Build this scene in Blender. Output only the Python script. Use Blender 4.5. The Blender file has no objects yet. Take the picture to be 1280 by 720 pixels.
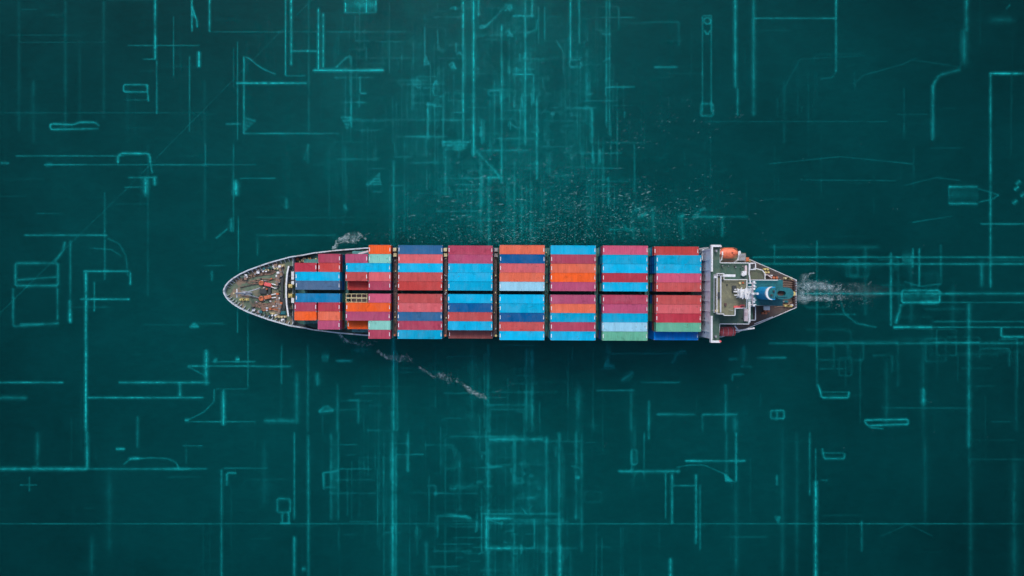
import bpy, math, random
from mathutils import Matrix, Vector
R = math.radians
rnd = random.Random(11)
sc = bpy.context.scene
col = sc.collection

# ------------------------------------------------------------------ frame of reference
H_CAM = 204.0                 # drone height above the sea, metres
F_PX = 1280 * 24.0 / 36.0     # 24 mm lens, pixels of the photograph
TH = R(-0.28)                 # the ship's slight yaw
YC = -1.245                   # the ship's centreline

def W(px, py, z=0.0):
    k = (H_CAM - z) / F_PX
    return ((px - 640) * k, -(py - 360) * k)

def S(px, py, z):             # a point of the ship, in ship coordinates
    x, y = W(px, py, z)
    y -= YC
    c, s = math.cos(-TH), math.sin(-TH)
    return (x * c - y * s, x * s + y * c)

def lin(r, g, b):
    def f(v):
        v /= 255.0
        return v / 12.92 if v <= 0.04045 else ((v + 0.055) / 1.055) ** 2.4
    return (f(r), f(g), f(b))

# ------------------------------------------------------------------ materials
def nt(name):
    m = bpy.data.materials.new(name); m.use_nodes = True
    t = m.node_tree
    return m, t, t.nodes['Principled BSDF'], t.nodes['Material Output']

def noise(t, scale, detail=4, rough=0.6, vec=None, dist=0.0):
    n = t.nodes.new('ShaderNodeTexNoise')
    n.inputs['Scale'].default_value = scale
    n.inputs['Detail'].default_value = detail
    n.inputs['Roughness'].default_value = rough
    n.inputs['Distortion'].default_value = dist
    if vec is not None: t.links.new(vec, n.inputs['Vector'])
    return n

def ramp(t, fac, stops):
    r = t.nodes.new('ShaderNodeValToRGB')
    while len(r.color_ramp.elements) < len(stops): r.color_ramp.elements.new(0.5)
    for e, (p, c) in zip(r.color_ramp.elements, stops):
        e.position = p; e.color = (c[0], c[1], c[2], 1) if not isinstance(c, float) else (c, c, c, 1)
    t.links.new(fac, r.inputs['Fac'])
    return r

def mix(t, mode, fac, a, b):
    m = t.nodes.new('ShaderNodeMix'); m.data_type = 'RGBA'; m.blend_type = mode
    for sock, v in ((m.inputs[0], fac), (m.inputs[6], a), (m.inputs[7], b)):
        if hasattr(v, 'links') or hasattr(v, 'is_linked'): t.links.new(v, sock)
        elif isinstance(v, (int, float)): sock.default_value = v if sock.type == 'VALUE' else (v, v, v, 1)
        else: sock.default_value = (v[0], v[1], v[2], 1)
    return m.outputs[2]

def math_(t, op, a, b=None, clamp=False):
    m = t.nodes.new('ShaderNodeMath'); m.operation = op; m.use_clamp = clamp
    for i, v in enumerate((a, b)):
        if v is None: continue
        if isinstance(v, (int, float)): m.inputs[i].default_value = v
        else: t.links.new(v, m.inputs[i])
    return m.outputs[0]

def objco(t):
    return t.nodes.new('ShaderNodeTexCoord').outputs['Object']

def paint(name, c, rough=0.6, wear=None, amt=0.35, scale=0.6, var=0.35, metallic=0.0):
    """weathered paint: base colour broken by noise, patches of a second colour"""
    m, t, p, o = nt(name)
    co = objco(t)
    n1 = noise(t, scale * 2.2, 6, 0.65, co)
    dark = tuple(v * (1 - var) for v in c); light = tuple(min(1, v * (1 + var * .6)) for v in c)
    base = ramp(t, n1.outputs['Fac'], [(0.3, dark), (0.7, light)]).outputs['Color']
    if wear is not None:
        n2 = noise(t, scale, 7, 0.7, co, 0.6)
        f = ramp(t, n2.outputs['Fac'], [(0.62 - amt * .5, 0.0), (0.68 - amt * .3, 1.0)]).outputs['Color']
        base = mix(t, 'MIX', f, base, wear)
    t.links.new(base, p.inputs['Base Color'])
    p.inputs['Roughness'].default_value = rough
    p.inputs['Metallic'].default_value = metallic
    b = t.nodes.new('ShaderNodeBump'); b.inputs['Strength'].default_value = 0.25; b.inputs['Distance'].default_value = 0.03
    t.links.new(n1.outputs['Fac'], b.inputs['Height']); t.links.new(b.outputs[0], p.inputs['Normal'])
    return m

M = {}
M['white'] = paint('white_paint', (.72, .74, .77), .5, (.42, .36, .31), .10, .8, .18)
M['lavender'] = paint('grey_white_wall', (.56, .60, .68), .55, (.42, .42, .46), .2, .5, .15)
M['rim'] = paint('bulwark_paint', (.50, .57, .63), .5, (.30, .27, .25), .2, .9, .2)
M['hull'] = paint('hull_paint', (.035, .05, .07), .5, (.10, .05, .035), .12, .15, .3)
M['deckred'] = paint('rusty_deck_paint', (.125, .075, .062), .8, (.075, .065, .06), .45, .35, .4)
M['deckdark'] = paint('dark_deck_paint', (.04, .13, .12), .8, (.06, .045, .04), .2, .3, .4)
M['foredeck'] = paint('worn_green_deck_paint', (.115, .17, .115), .8, (.23, .16, .115), .26, .28, .4)
M['green'] = paint('green_deck_paint', (.042, .105, .078), .75, (.075, .12, .09), .3, .5, .3)
M['olive'] = paint('khaki_roof_paint', (.20, .20, .125), .8, (.14, .145, .10), .3, .45, .25)
M['hexdeck'] = paint('grey_green_platform_paint', (.13, .15, .10), .8, (.1, .1, .08), .3, .5, .25)
M['brown'] = paint('brown_lashing_paint', (.13, .072, .068), .8, (.06, .05, .05), .4, 1.2, .4)
M['hatch'] = paint('hatch_paint', (.07, .24, .23), .8, (.06, .10, .09), .25, .5, .4)
M['orange'] = paint('orange_paint', (.80, .19, .09), .5, (.55, .12, .07), .2, 1.0, .2)
M['machine'] = paint('orange_machine_paint', (.62, .16, .06), .6, (.30, .10, .05), .3, 2.0, .4)
M['red'] = paint('red_canopy', (.82, .13, .13), .65, (.62, .09, .09), .3, 2.0, .35)
M['rope'] = paint('rope_fibre', (.34, .21, .15), .95, (.20, .14, .11), .4, 3.0, .4)
M['yellow'] = paint('yellow_paint', (.62, .50, .17), .6, (.40, .30, .16), .2, 2.0, .3)
M['cream'] = paint('cream_frame_paint', (.60, .52, .28), .6, (.36, .28, .17), .25, 1.5, .3)
M['greymetal'] = paint('grey_machinery', (.30, .32, .35), .55, (.16, .13, .12), .3, 1.5, .3)
M['dark'] = paint('dark_machinery', (.035, .045, .05), .7, None, 0, 1.5, .4)
M['funnel'] = paint('blue_funnel_paint', lin(0, 150, 205), .5, lin(0, 130, 190), .2, .8, .15)
M['teal'] = paint('teal_funnel_paint', lin(5, 104, 112), .55, lin(10, 84, 92), .25, .8, .25)
M['soot'] = paint('sooty_brown', (.14, .08, .075), .9, (.07, .05, .05), .4, 1.5, .4)
M['glass'] = paint('dark_window_glass', (.07, .09, .11), .12, None, 0, 1, .1)
M['pink'] = paint('pinkish_white_paint', (.62, .52, .54), .55, (.45, .30, .30), .2, 1.0, .2)

def container_mat(name, attr=False):
    m, t, p, o = nt(name)
    if attr:
        a = t.nodes.new('ShaderNodeAttribute'); a.attribute_name = 'paint'; c = a.outputs['Color']
        co = objco(t); rn = None
    else:
        oi = t.nodes.new('ShaderNodeObjectInfo'); c = oi.outputs['Color']
        add = t.nodes.new('ShaderNodeVectorMath'); add.operation = 'ADD'
        cmb = t.nodes.new('ShaderNodeCombineXYZ')
        r100 = math_(t, 'MULTIPLY', oi.outputs['Random'], 173.0)
        for i in range(3): t.links.new(r100, cmb.inputs[i])
        t.links.new(objco(t), add.inputs[0]); t.links.new(cmb.outputs[0], add.inputs[1])
        co = add.outputs[0]
    # slight overall fade, blotches and streaks that run across the roof panels
    mp = t.nodes.new('ShaderNodeMapping'); mp.inputs['Scale'].default_value = (1.0, 0.16, 1.0)
    t.links.new(co, mp.inputs['Vector'])
    st = noise(t, 1.1, 5, 0.7, mp.outputs[0])
    bl = noise(t, 0.28, 5, 0.6, co, 0.4)
    sp = noise(t, 1.6, 3, 0.5, co)
    v = ramp(t, st.outputs['Fac'], [(0.28, (.78, .79, .80)), (0.72, (1.12, 1.11, 1.1))]).outputs['Color']
    c1 = mix(t, 'MULTIPLY', 1.0, c, v)
    fade = ramp(t, bl.outputs['Fac'], [(0.45, 0.0), (0.78, 0.09)]).outputs['Color']
    c2 = mix(t, 'MIX', fade, c1, (.42, .40, .40))
    rust = ramp(t, sp.outputs['Fac'], [(0.66, 0.0), (0.74, 0.5)]).outputs['Color']
    c3 = mix(t, 'MIX', rust, c2, (.13, .07, .06))
    dk = noise(t, 0.42, 4, 0.55, co, 0.8)
    c3 = mix(t, 'MULTIPLY', 1.0, c3, ramp(t, dk.outputs['Fac'], [(0.60, (1, 1, 1)), (0.70, (.80, .79, .78))]).outputs['Color'])
    t.links.new(c3, p.inputs['Base Color'])
    p.inputs['Roughness'].default_value = 0.6
    p.inputs['Specular IOR Level'].default_value = 0.06
    return m
M['container'] = container_mat('container_paint')
M['containers'] = container_mat('container_paint_lower', True)

# ------------------------------------------------------------------ mesh builder
class MB:
    def __init__(s): s.v = []; s.f = []; s.m = []; s.mats = []
    def _mi(s, mat):
        if mat not in s.mats: s.mats.append(mat)
        return s.mats.index(mat)
    def add(s, vs, fs, mat=None):
        o = len(s.v); s.v += [tuple(q) for q in vs]
        for f in fs: s.f.append([o + i for i in f]); s.m.append(mat)
    def box(s, x0, x1, y0, y1, z0, z1, mat=None, M4=None):
        vs = [(x, y, z) for x in (x0, x1) for y in (y0, y1) for z in (z0, z1)]
        if M4 is not None: vs = [tuple(M4 @ Vector(q)) for q in vs]
        s.add(vs, [(0, 1, 3, 2), (4, 6, 7, 5), (0, 4, 5, 1), (2, 3, 7, 6), (0, 2, 6, 4), (1, 5, 7, 3)], mat)
    def prism(s, pts, z0, z1, mat=None, cap0=True):
        """pts counter-clockwise; z0 / z1 may be functions of x"""
        n = len(pts)
        f0 = z0 if callable(z0) else (lambda x: z0)
        f1 = z1 if callable(z1) else (lambda x: z1)
        vs = [(x, y, f0(x)) for x, y in pts] + [(x, y, f1(x)) for x, y in pts]
        fs = [tuple(range(n, 2 * n))]
        if cap0: fs.append(tuple(reversed(range(n))))
        fs += [(i, (i + 1) % n, n + (i + 1) % n, n + i) for i in range(n)]
        s.add(vs, fs, mat)
    def tube(s, pts, r, n=8, mat=None, r1=None):
        pts = [Vector(p) for p in pts]; L = len(pts)
        rings = []
        for i, p in enumerate(pts):
            d = (pts[min(i + 1, L - 1)] - pts[max(i - 1, 0)]).normalized()
            a = Vector((0, 0, 1)) if abs(d.z) < 0.9 else Vector((1, 0, 0))
            u = d.cross(a).normalized(); w = d.cross(u)
            rr = r if r1 is None else r + (r1 - r) * i / max(1, L - 1)
            rings.append([p + (u * math.cos(2 * math.pi * k / n) + w * math.sin(2 * math.pi * k / n)) * rr for k in range(n)])
        vs = [q for ring in rings for q in ring]
        fs = []
        for i in range(L - 1):
            for k in range(n):
                fs.append((i * n + k, (i + 1) * n + k, (i + 1) * n + (k + 1) % n, i * n + (k + 1) % n))
        fs.append(tuple(range(n))); fs.append(tuple(reversed(range((L - 1) * n, L * n))))
        s.add(vs, fs, mat)
    def cyl(s, x, y, z0, z1, r, n=14, mat=None, r1=None):
        s.tube([(x, y, z0), (x, y, z1)], r, n, mat, r1)
    def bar(s, a, b, w, h, mat=None):
        a = Vector(a); b = Vector(b); d = b - a; L = d.length
        rot = d.to_track_quat('X', 'Z').to_matrix().to_4x4(); rot.translation = a
        s.box(0, L, -w / 2, w / 2, -h / 2, h / 2, mat, rot)
    def build(s, name, mat=None, parent=None, bevel=0.0, smooth=False):
        me = bpy.data.meshes.new(name)
        me.from_pydata(s.v, [], s.f); me.validate()
        o = bpy.data.objects.new(name, me); col.objects.link(o)
        if mat is not None: me.materials.append(M[mat])
        extra = [q for q in s.m if q is not None]
        if extra:
            names = []
            for q in extra:
                if q not in names: names.append(q)
            for q in names: me.materials.append(M[q])
            off = 1 if mat is not None else 0
            for pl, q in zip(me.polygons, s.m):
                if q is not None: pl.material_index = off + names.index(q)
        import bmesh
        bm = bmesh.new(); bm.from_mesh(me); bmesh.ops.recalc_face_normals(bm, faces=bm.faces)
        if bevel > 0:
            bmesh.ops.bevel(bm, geom=[e for e in bm.edges if len(e.link_faces) == 2 and e.calc_face_angle(0) > 0.6],
                            offset=bevel, segments=2, affect='EDGES', profile=0.6)
        bm.to_mesh(me); bm.free()
        if smooth:
            for pl in me.polygons: pl.use_smooth = True
        if parent is not None: o.parent = parent
        return o

def tag(o, label=None, cat=None, group=None, kind=None):
    if label: o['label'] = label
    if cat: o['category'] = cat
    if group: o['group'] = group
    if kind: o['kind'] = kind
    return o

def empty(name, loc=(0, 0, 0), rz=0.0):
    o = bpy.data.objects.new(name, None); o.empty_display_size = 1
    col.objects.link(o); o.location = loc; o.rotation_euler = (0, 0, rz)
    return o

def ship_world(x, y, z):
    c, s = math.cos(TH), math.sin(TH)
    return (x * c - y * s, x * s + y * c + YC, z)

# ------------------------------------------------------------------ sea
m, t, p, o_ = nt('sea_water')
geo = t.nodes.new('ShaderNodeNewGeometry')
pos = geo.outputs['Position']
n0 = noise(t, 0.006, 4, 0.55, pos, 0.3)
n1 = noise(t, 0.035, 5, 0.6, pos, 0.5)
c = ramp(t, n0.outputs['Fac'], [(0.3, SEA_A := (.0002, .0345, .0365)), (0.7, SEA_B := (.0003, .047, .0485))]).outputs['Color']
v = ramp(t, n1.outputs['Fac'], [(0.3, (.90, .90, .90)), (0.7, (1.1, 1.1, 1.1))]).outputs['Color']
cc = mix(t, 'MULTIPLY', 1.0, c, v)
# painted vignette: water colour lightest mid-frame, darkening outwards, edge broken by noise
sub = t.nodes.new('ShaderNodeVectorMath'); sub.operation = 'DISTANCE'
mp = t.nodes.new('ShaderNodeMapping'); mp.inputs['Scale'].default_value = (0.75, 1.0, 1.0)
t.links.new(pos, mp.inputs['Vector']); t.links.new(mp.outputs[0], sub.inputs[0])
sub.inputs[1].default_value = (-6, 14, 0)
vig_noise = noise(t, 0.016, 5, 0.6, pos, 0.8)
vignette = ramp(t, math_(t, 'DIVIDE', math_(t, 'ADD', sub.outputs['Value'], math_(t, 'MULTIPLY', math_(t, 'SUBTRACT', vig_noise.outputs['Fac'], 0.5), 150.0)), 160.0), [(0.05, 1.0), (1.0, 0.0)]).outputs['Color']
cc = mix(t, 'MULTIPLY', 1.0, cc, mix(t, 'MIX', vignette, (.56, .56, .585), (1.5, 1.5, 1.5)))
mpr = t.nodes.new('ShaderNodeMapping'); mpr.inputs['Rotation'].default_value = (0, 0, R(-10)); mpr.inputs['Scale'].default_value = (0.45, 1.0, 1.0)
t.links.new(pos, mpr.inputs['Vector'])
rip = noise(t, 0.55, 8, 0.75, mpr.outputs[0], 0.6)
cc = mix(t, 'MULTIPLY', 1.0, cc, ramp(t, rip.outputs['Fac'], [(0.3, (.86, .87, .87)), (0.7, (1.13, 1.13, 1.13))]).outputs['Color'])  # ripple slope shading painted into the water colour
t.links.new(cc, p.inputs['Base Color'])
p.inputs['Roughness'].default_value = 0.09
p.inputs['IOR'].default_value = 1.333; p.inputs['Specular IOR Level'].default_value = 0.08
p.subsurface_method = 'BURLEY'
p.inputs['Subsurface Weight'].default_value = 1.0
p.inputs['Subsurface Radius'].default_value = (30.0, 45.0, 45.0)
p.inputs['Subsurface Scale'].default_value = 1.0
mpw = t.nodes.new('ShaderNodeMapping'); mpw.inputs['Rotation'].default_value = (0, 0, R(-14)); mpw.inputs['Scale'].default_value = (0.55, 1.0, 1.0)
t.links.new(pos, mpw.inputs['Vector'])
w1 = noise(t, 0.45, 6, 0.62, mpw.outputs[0], 0.4)
bmp = t.nodes.new('ShaderNodeBump'); bmp.inputs["Strength"].default_value = 0.06; bmp.inputs['Distance'].default_value = 0.5
t.links.new(w1.outputs['Fac'], bmp.inputs['Height']); t.links.new(bmp.outputs[0], p.inputs['Normal'])
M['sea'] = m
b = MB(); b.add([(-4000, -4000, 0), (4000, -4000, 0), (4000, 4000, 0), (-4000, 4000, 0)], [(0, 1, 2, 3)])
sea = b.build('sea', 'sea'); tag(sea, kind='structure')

# ------------------------------------------------------------------ flat things lying on the water
class Decal:
    """flat quads lying on the water; uv across, alpha and end-softness per vertex"""
    def __init__(s, z0, dz): s.v = []; s.f = []; s.uv = []; s.a = []; s.c = []; s.z = z0; s.dz = dz
    def quad(s, pts, alpha, cap):
        o = len(s.v); s.z += s.dz
        s.v += [(x, y, s.z) for x, y in pts]
        s.f.append((o, o + 1, o + 2, o + 3))
        s.uv += [(0, 0), (1, 0), (1, 1), (0, 1)]
        s.a += [alpha] * 4; s.c += [cap] * 4
    def line(s, x0, y0, x1, y1, w, a, cap_px=None):
        # pixel coordinates of the photograph -> metres on the water
        p0 = Vector(W(x0, y0)); p1 = Vector(W(x1, y1)); d = p1 - p0
        L = d.length
        if L < 1e-6: return
        d /= L; nrm = Vector((-d.y, d.x)); k = H_CAM / F_PX
        hw = w * k * 1.35
        capm = (cap_px if cap_px is not None else w * 0.9) * k
        q0 = p0 - d * capm * .3; q1 = p1 + d * capm * .3
        s.quad([q0 - nrm * hw, q1 - nrm * hw, q1 + nrm * hw, q0 + nrm * hw], a, min(0.5, capm / (L + .6 * capm)))
    def build(s, name, mat):
        me = bpy.data.meshes.new(name); me.from_pydata(s.v, [], s.f)
        u = me.uv_layers.new(name='UVMap')
        for i, q in enumerate(s.uv): u.data[i].uv = q
        for nm, vals in (('alpha', s.a), ('cap', s.c)):
            at = me.attributes.new(nm, 'FLOAT', 'POINT')
            at.data.foreach_set('value', vals)
        me.materials.append(M[mat])
        o = bpy.data.objects.new(name, me); col.objects.link(o)
        return o

def decal_mat(name, color, radial, nscale, lo, hi, rough=0.7):
    m, t, p, out = nt(name)
    uvn = t.nodes.new('ShaderNodeUVMap'); uvn.uv_map = 'UVMap'
    sx = t.nodes.new('ShaderNodeSeparateXYZ'); t.links.new(uvn.outputs[0], sx.inputs[0])
    aa = t.nodes.new('ShaderNodeAttribute'); aa.attribute_name = 'alpha'
    ca = t.nodes.new('ShaderNodeAttribute'); ca.attribute_name = 'cap'
    def edge(v):       # 0 at the border, 1 in the middle
        d = math_(t, 'ABSOLUTE', math_(t, 'SUBTRACT', math_(t, 'MULTIPLY', v, 2.0), 1.0))
        return math_(t, 'SUBTRACT', 1.0, d, True)
    if radial:
        du = math_(t, 'SUBTRACT', 1.0, edge(sx.outputs[0])); dv = math_(t, 'SUBTRACT', 1.0, edge(sx.outputs[1]))
        rr = math_(t, 'SQRT', math_(t, 'ADD', math_(t, 'MULTIPLY', du, du), math_(t, 'MULTIPLY', dv, dv)))
        prof = math_(t, 'SUBTRACT', 1.0, rr, True)
        prof = math_(t, 'POWER', prof, 0.8)
    else:
        pr = edge(sx.outputs[1])
        prof = math_(t, 'ADD', math_(t, 'MULTIPLY', math_(t, 'POWER', pr, 4.0), .62), math_(t, 'MULTIPLY', math_(t, 'POWER', pr, 1.6), .38))
        eu = math_(t, 'MULTIPLY', edge(sx.outputs[0]), 0.5)
        capf = math_(t, 'DIVIDE', eu, math_(t, 'MAXIMUM', ca.outputs['Fac'], 0.0005), True)
        prof = math_(t, 'MULTIPLY', prof, capf)
    g = t.nodes.new('ShaderNodeNewGeometry')
    nn = noise(t, nscale, 5, 0.65, g.outputs['Position'])
    nf = ramp(t, nn.outputs['Fac'], [(0.34, lo), (0.66, hi)]).outputs['Color']
    if not radial:
        n9 = noise(t, nscale * 7, 3, 0.6, g.outputs['Position'])
        nf = math_(t, 'MULTIPLY', nf, ramp(t, n9.outputs['Fac'], [(0.3, .55), (0.7, 1.4)]).outputs['Color'])
    al = math_(t, 'MULTIPLY', math_(t, 'MULTIPLY', prof, aa.outputs['Fac']), nf, True)
    p.inputs['Base Color'].default_value = (*color, 1); p.inputs['Roughness'].default_value = rough
    p.inputs['Specular IOR Level'].default_value = 0.1
    t.links.new(al, p.inputs['Alpha'])
    M[name] = m
decal_mat('drawn_line', (.004, .41, .41), False, 0.12, 0.42, 1.5)
decal_mat('foam', (.42, .56, .60), True, 0.9, 0.0, 1.1)
decal_mat('fleck', (.24, .46, .49), True, 0.5, 0.45, 1.1)

LN = Decal(0.02, 0.0004)
def soft(a, x): return a * (.62 if a < .2 and not 420 < x < 780 else .85 if a < .45 else 1.0)
def V(x, y0, y1, w=2, a=.3): a = soft(a, x); LN.line(x, y0, x, y1, w, a, w if w < 6 else min(60, (y1 - y0) * .35))
def Hh(y, x0, x1, w=2, a=.3): a = soft(a, (x0 + x1) / 2); LN.line(x0, y, x1, y, w, a, w if w < 6 else min(60, (x1 - x0) * .35))
def P(pts, w=2, a=.3):
    for (x0, y0), (x1, y1) in zip(pts, pts[1:]): LN.line(x0, y0, x1, y1, w, a, w * .4)
def Rc(x0, y0, x1, y1, w=2, a=.3): P([(x0, y0), (x1, y0), (x1, y1), (x0, y1), (x0, y0)], w, a)
def Fl(x0, y0, x1, y1, a=.3):      # a filled patch
    LN.line(x0, (y0 + y1) / 2, x1, (y0 + y1) / 2, (y1 - y0) * .75, a, 2)
def Tr(pts, a=.35):                # a small filled wedge, built of short strokes
    (ax, ay), (bx, by), (cx, cy) = pts
    for i in range(5):
        f = (i + .5) / 5
        LN.line(ax + (bx - ax) * f, ay + (by - ay) * f, ax + (cx - ax) * f, ay + (cy - ay) * f, 3.2, a, .5)

LINES_V = """194,-20,75,3,.75 196,75,143,2.2,.4 217,20,95,1.6,.28 237,70,165,2,.28 240,-20,40,2,.5 262,-20,40,2.5,.65 297,52,175,1.6,.35
292,60,110,1.5,.2 305,70,167,2.5,.45 357,-20,95,2,.5 364,-20,82,3,.65 398,10,88,3,.7 404,16,85,3,.6 386,0,165,2.5,.2 432,-20,16,3,.85
458,-20,16,2.5,.65 470,-20,16,3,.65 423,40,70,2,.15 444,20,50,2,.2 458,58,80,2,.3 439,70,160,2.5,.42 450,95,116,2.4,.5 449,116,135,2,.3
531,32,78,2.2,.42 547,36,55,2,.3 535,128,175,2.6,.55 554,60,180,2.5,.25 579,-20,186,3.2,.55 592,-20,196,3.5,.7 598,-20,20,3,.45
618,100,180,2,.28 627,30,230,3.2,.45 602,148,180,3.5,.4 605,150,178,3,.3 491,120,180,2,.15 656.5,-20,180,3,.48 665,-20,22,3.4,.62 673,8,55,2,.35
681,8,50,2,.38 713,-20,75,2.5,.55 724,-20,55,2.6,.38 758,-20,160,3,.35 762,-20,170,2.5,.3 757,109,119,2,.4 667,93,130,3,.5 671,120,225,3.2,.5
734,60,140,5,.25 740,135,180,4,.5 878,20,140,2,.3 889,20,140,2,.3 919,-20,110,4,.48 922,110,145,3,.35 942,-20,145,5,.3 1045,-20,90,3,.36
1208,-20,40,5,.35 1205,38,80,7,.34 1238,92,360,3.2,.42 1166,105,175,4,.32 1130,110,172,2,.15 1068,90,110,2,.15
88,300,405,3,.3 107.5,339,540,3.4,.68 118,352,390,2,.42 163,340,357,2.5,.5 131,240,350,2.5,.22 295,225,245,6,.65 292,180,290,2,.28
289,272,290,4,.45 298,270,340,1.6,.38 185,180,370,2.5,.14 257,180,206,1.6,.3 265,338,352,3,.3 182,221,245,6,.62 193.5,220,232,4,.55 385,180,205,3,.2
358,247,262,4,.35 492,200,345,4,.28 557,185,245,5,.35 602,195,260,5,.38 611,220,310,4,.33 592,180,196,3.5,.6 741,180,205,3.4,.4 750,185,205,4,.32
793,180,240,2.5,.25 652,230,300,3,.28 643,200,305,3,.25 903,270,297,4,.3 727,180,230,3,.15 760,220,260,3,.2 1021,300,362,2.2,.26 968,305,330,2,.2
1113.5,315,370,3.2,.42 1141,310,335,2.2,.42 1149,310,358,2.5,.45 1176,305,357,3,.22 1227,325,360,5,.3 322,297,320,3,.2
72,360,400,3,.36 87.5,375,403,4,.66 225,478,497,4,.5 258,437,482,5,.6 297,380,416,1.6,.36 310,390,485,1.6,.26 279.5,486,532,4.5,.6
352,430,480,2.2,.26 397,465,483,5,.42 371,465,530,5,.26 422,480,540,4,.25 385,430,540,3,.2 492,420,540,4.5,.48 496.5,440,540,2,.25 448,500,530,3,.25
590,420,540,6,.15 610,430,540,4,.28 658,435,540,4,.28 665,435,540,5,.33 723,480,540,9,.22 760,430,455,6,.22 789,485,540,4,.26 878,518,540,3,.2
907,480,540,4,.27 811,500,540,3.5,.36 919,520,540,6,.32 930,430,455,6,.25 1113.5,360,408,3,.42 1021,360,485,2.5,.22 1211,378,560,5,.32
1154,485,506,5,.52 1154,420,540,7,.12 1075,440,530,2,.15 109,540,587,4,.56 233,550,580,2,.18 47,540,585,5,.2 37,595,615,2,.22 137,590,690,9,.14
115,670,720,6,.14 277,586,740,3,.32 172,520,560,4,.2 368,540,650,2.6,.4 368,670,740,3.5,.56 385.5,543,740,3.6,.36 414,540,650,4,.22 423,540,650,3,.25
405,590,609,2.5,.25 361,640,655,3,.5 353,640,655,3,.35 491,540,740,4.5,.52 495,540,740,3,.3 480,540,720,2,.18 510,540,590,3.2,.36 610,545,740,6,.42
608,645,687,3.4,.6 644,545,590,3,.36 547,645,672,3,.32 602,610,690,2.5,.3 533,675,720,5,.22 683,545,740,5,.42 699,540,740,5,.34 700,680,740,4,.56
642,540,740,4,.24 720,540,650,5,.26 727,540,690,4,.22 668,648,687,2.6,.42 790,562,592,2.5,.4 805,540,600,2,.3 811,540,550,3,.4 832,590,648,2.2,.4
840,590,655,3,.5 870,592,680,3,.5 875,605,688,2.6,.3 920,540,603,3,.46 908,540,600,4,.22 838,697,740,4,.52 920,600,740,6,.16
1012,540,620,2.6,.32 1019.5,560,620,2,.32 1019.5,600,740,4.2,.62 971,593,607,3,.42 978,540,740,6,.14 1077,650,690,3,.22 1156,540,655,6,.14
1213,562,740,6,.17 1268,570,740,9,.17 996,540,740,5,.12 24,0,165,4,.1 42,100,180,5,.1 82,0,165,4,.14 100,50,150,4,.07 130,0,150,4,.1 160,100,180,4,.08
256,100,300,4,.1 980,100,180,4,.09 1270,440,540,5,.1"""
LINES_H = """40,262,525,1.6,.25 57,160,250,1.8,.26 74,178,194,1.6,.3 125,155,185,1.6,.16 141,0,260,1.6,.15 44,10,102,1.6,.12 53,25,135,1.6,.13 12,26,47,1.6,.16
104,295,384,3,.66 155,282,302,2.4,.34 167,304,424,2.4,.44 64,364,397,2.6,.56 88,391,480,3.6,.76 62,435,458,2,.22 117,450,459,2.6,.5 131,533,545,2.8,.55
44,590,640,2,.27 50,600,640,2.4,.22 150,430,600,2,.22 171,505,560,3,.36 177.5,552,588,4,.62 20,640,667,2.8,.56 22,740,793,1.8,.32 84,817,847,2.8,.44
109,757,793,2.2,.38 93,640,668,2.4,.5 135,705,745,3,.34 140,672,700,2,.3 23,942,1045,2.4,.34 152,880,1110,1.6,.15 92,1236,1290,3,.62 143,1120,1160,1.6,.16
25,1235,1270,8,.15 195,20,155,1.8,.32 204,0,12,3,.32 206,55,110,1.8,.42 206,110,320,1.8,.3 222,160,197,2.2,.4 234,155,183,1.8,.3 267,45,80,2,.15
294,30,135,2.4,.38 339,104,163,2.5,.48 223,300,345,2,.3 332,255,282,2,.16 187,555,580,3,.4 222,608,625,3.5,.55 188,592,660,3,.32 173,620,675,3,.3 272,320,465,2,.13
294,320,420,2.4,.2 232,488,506,2.4,.22 224,772,800,2,.16 271,865,935,3.2,.32 287,760,790,3.5,.22 233.5,1185,1222,3,.48 254.5,1185,1222,3,.48
280,1225,1290,2.2,.42 321.5,940,1290,2.4,.40 330,950,1290,2.6,.42 309,960,1100,5,.13 374,100,163,2.6,.6 384,88,140,2,.16 405,25,55,2.4,.3
478,-10,80,2.6,.46 478,148,262,3,.52 497,108,255,2.6,.5 497,-10,35,5,.26 406,180,285,1.2,.16 404,240,280,1.4,.25 452,265,320,2.2,.36 457.5,235,320,2.2,.38
486,270,312,1.6,.26 527,235,320,1.7,.36 458,320,365,2.6,.42 451,420,442,3.4,.45 526,330,370,5,.36 438,440,460,7,.25 507,460,480,3,.22 500,435,450,3,.22
442,765,860,2.2,.2 458,755,768,4,.32 478,800,850,2.4,.26 488,745,795,2.4,.26 518,820,870,3.2,.32 518,877,922,3.2,.42 458,925,940,3.2,.32 449,910,922,3,.25
367,1000,1290,3.2,.42 378,1150,1174,4,.6 378,1174,1290,1.8,.26 409,1116,1166,3.2,.72 409,1166,1290,1.8,.42 402,1166,1290,2.2,.22 393,1020,1070,2.2,.2
429,960,1290,3.4,.26 428,1165,1225,2.2,.42 447,945,983,3.2,.36 461,1024,1055,2,.16 490,1026,1060,2,.2 510,1120,1215,2,.16 527,1238,1265,2,.13
586,-10,110,4,.52 586,110,260,2.8,.3 573,160,175,3.4,.6 561,145,157,3.2,.5 557,228,254,1.8,.42 606,25,47,1.8,.22 654.5,-10,1290,1.6,.25 586,205,240,2.8,.42
585,280,335,2,.22 609,405,420,2.4,.28 586,424,465,1.8,.22 568,495,530,2.2,.26 654,350,364,2.4,.45 648,607,640,4.5,.52 685,607,640,4.5,.58 645,545,585,3.2,.36
583,610,630,4.5,.32 549,611,680,5,.5 685,640,668,3.4,.42 622,645,670,4,.3 642,600,700,3,.28 589,772,850,3.6,.56 607,840,870,2.2,.38 576,856,932,2.8,.56
671,900,960,2.2,.16 600,1025,1035,2,.2 574,1210,1280,2,.1 566,1027,1055,2,.25"""
for tok in LINES_V.split():
    V(*[float(q) for q in tok.split(',')])
for tok in LINES_H.split():
    Hh(*[float(q) for q in tok.split(',')])
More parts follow.
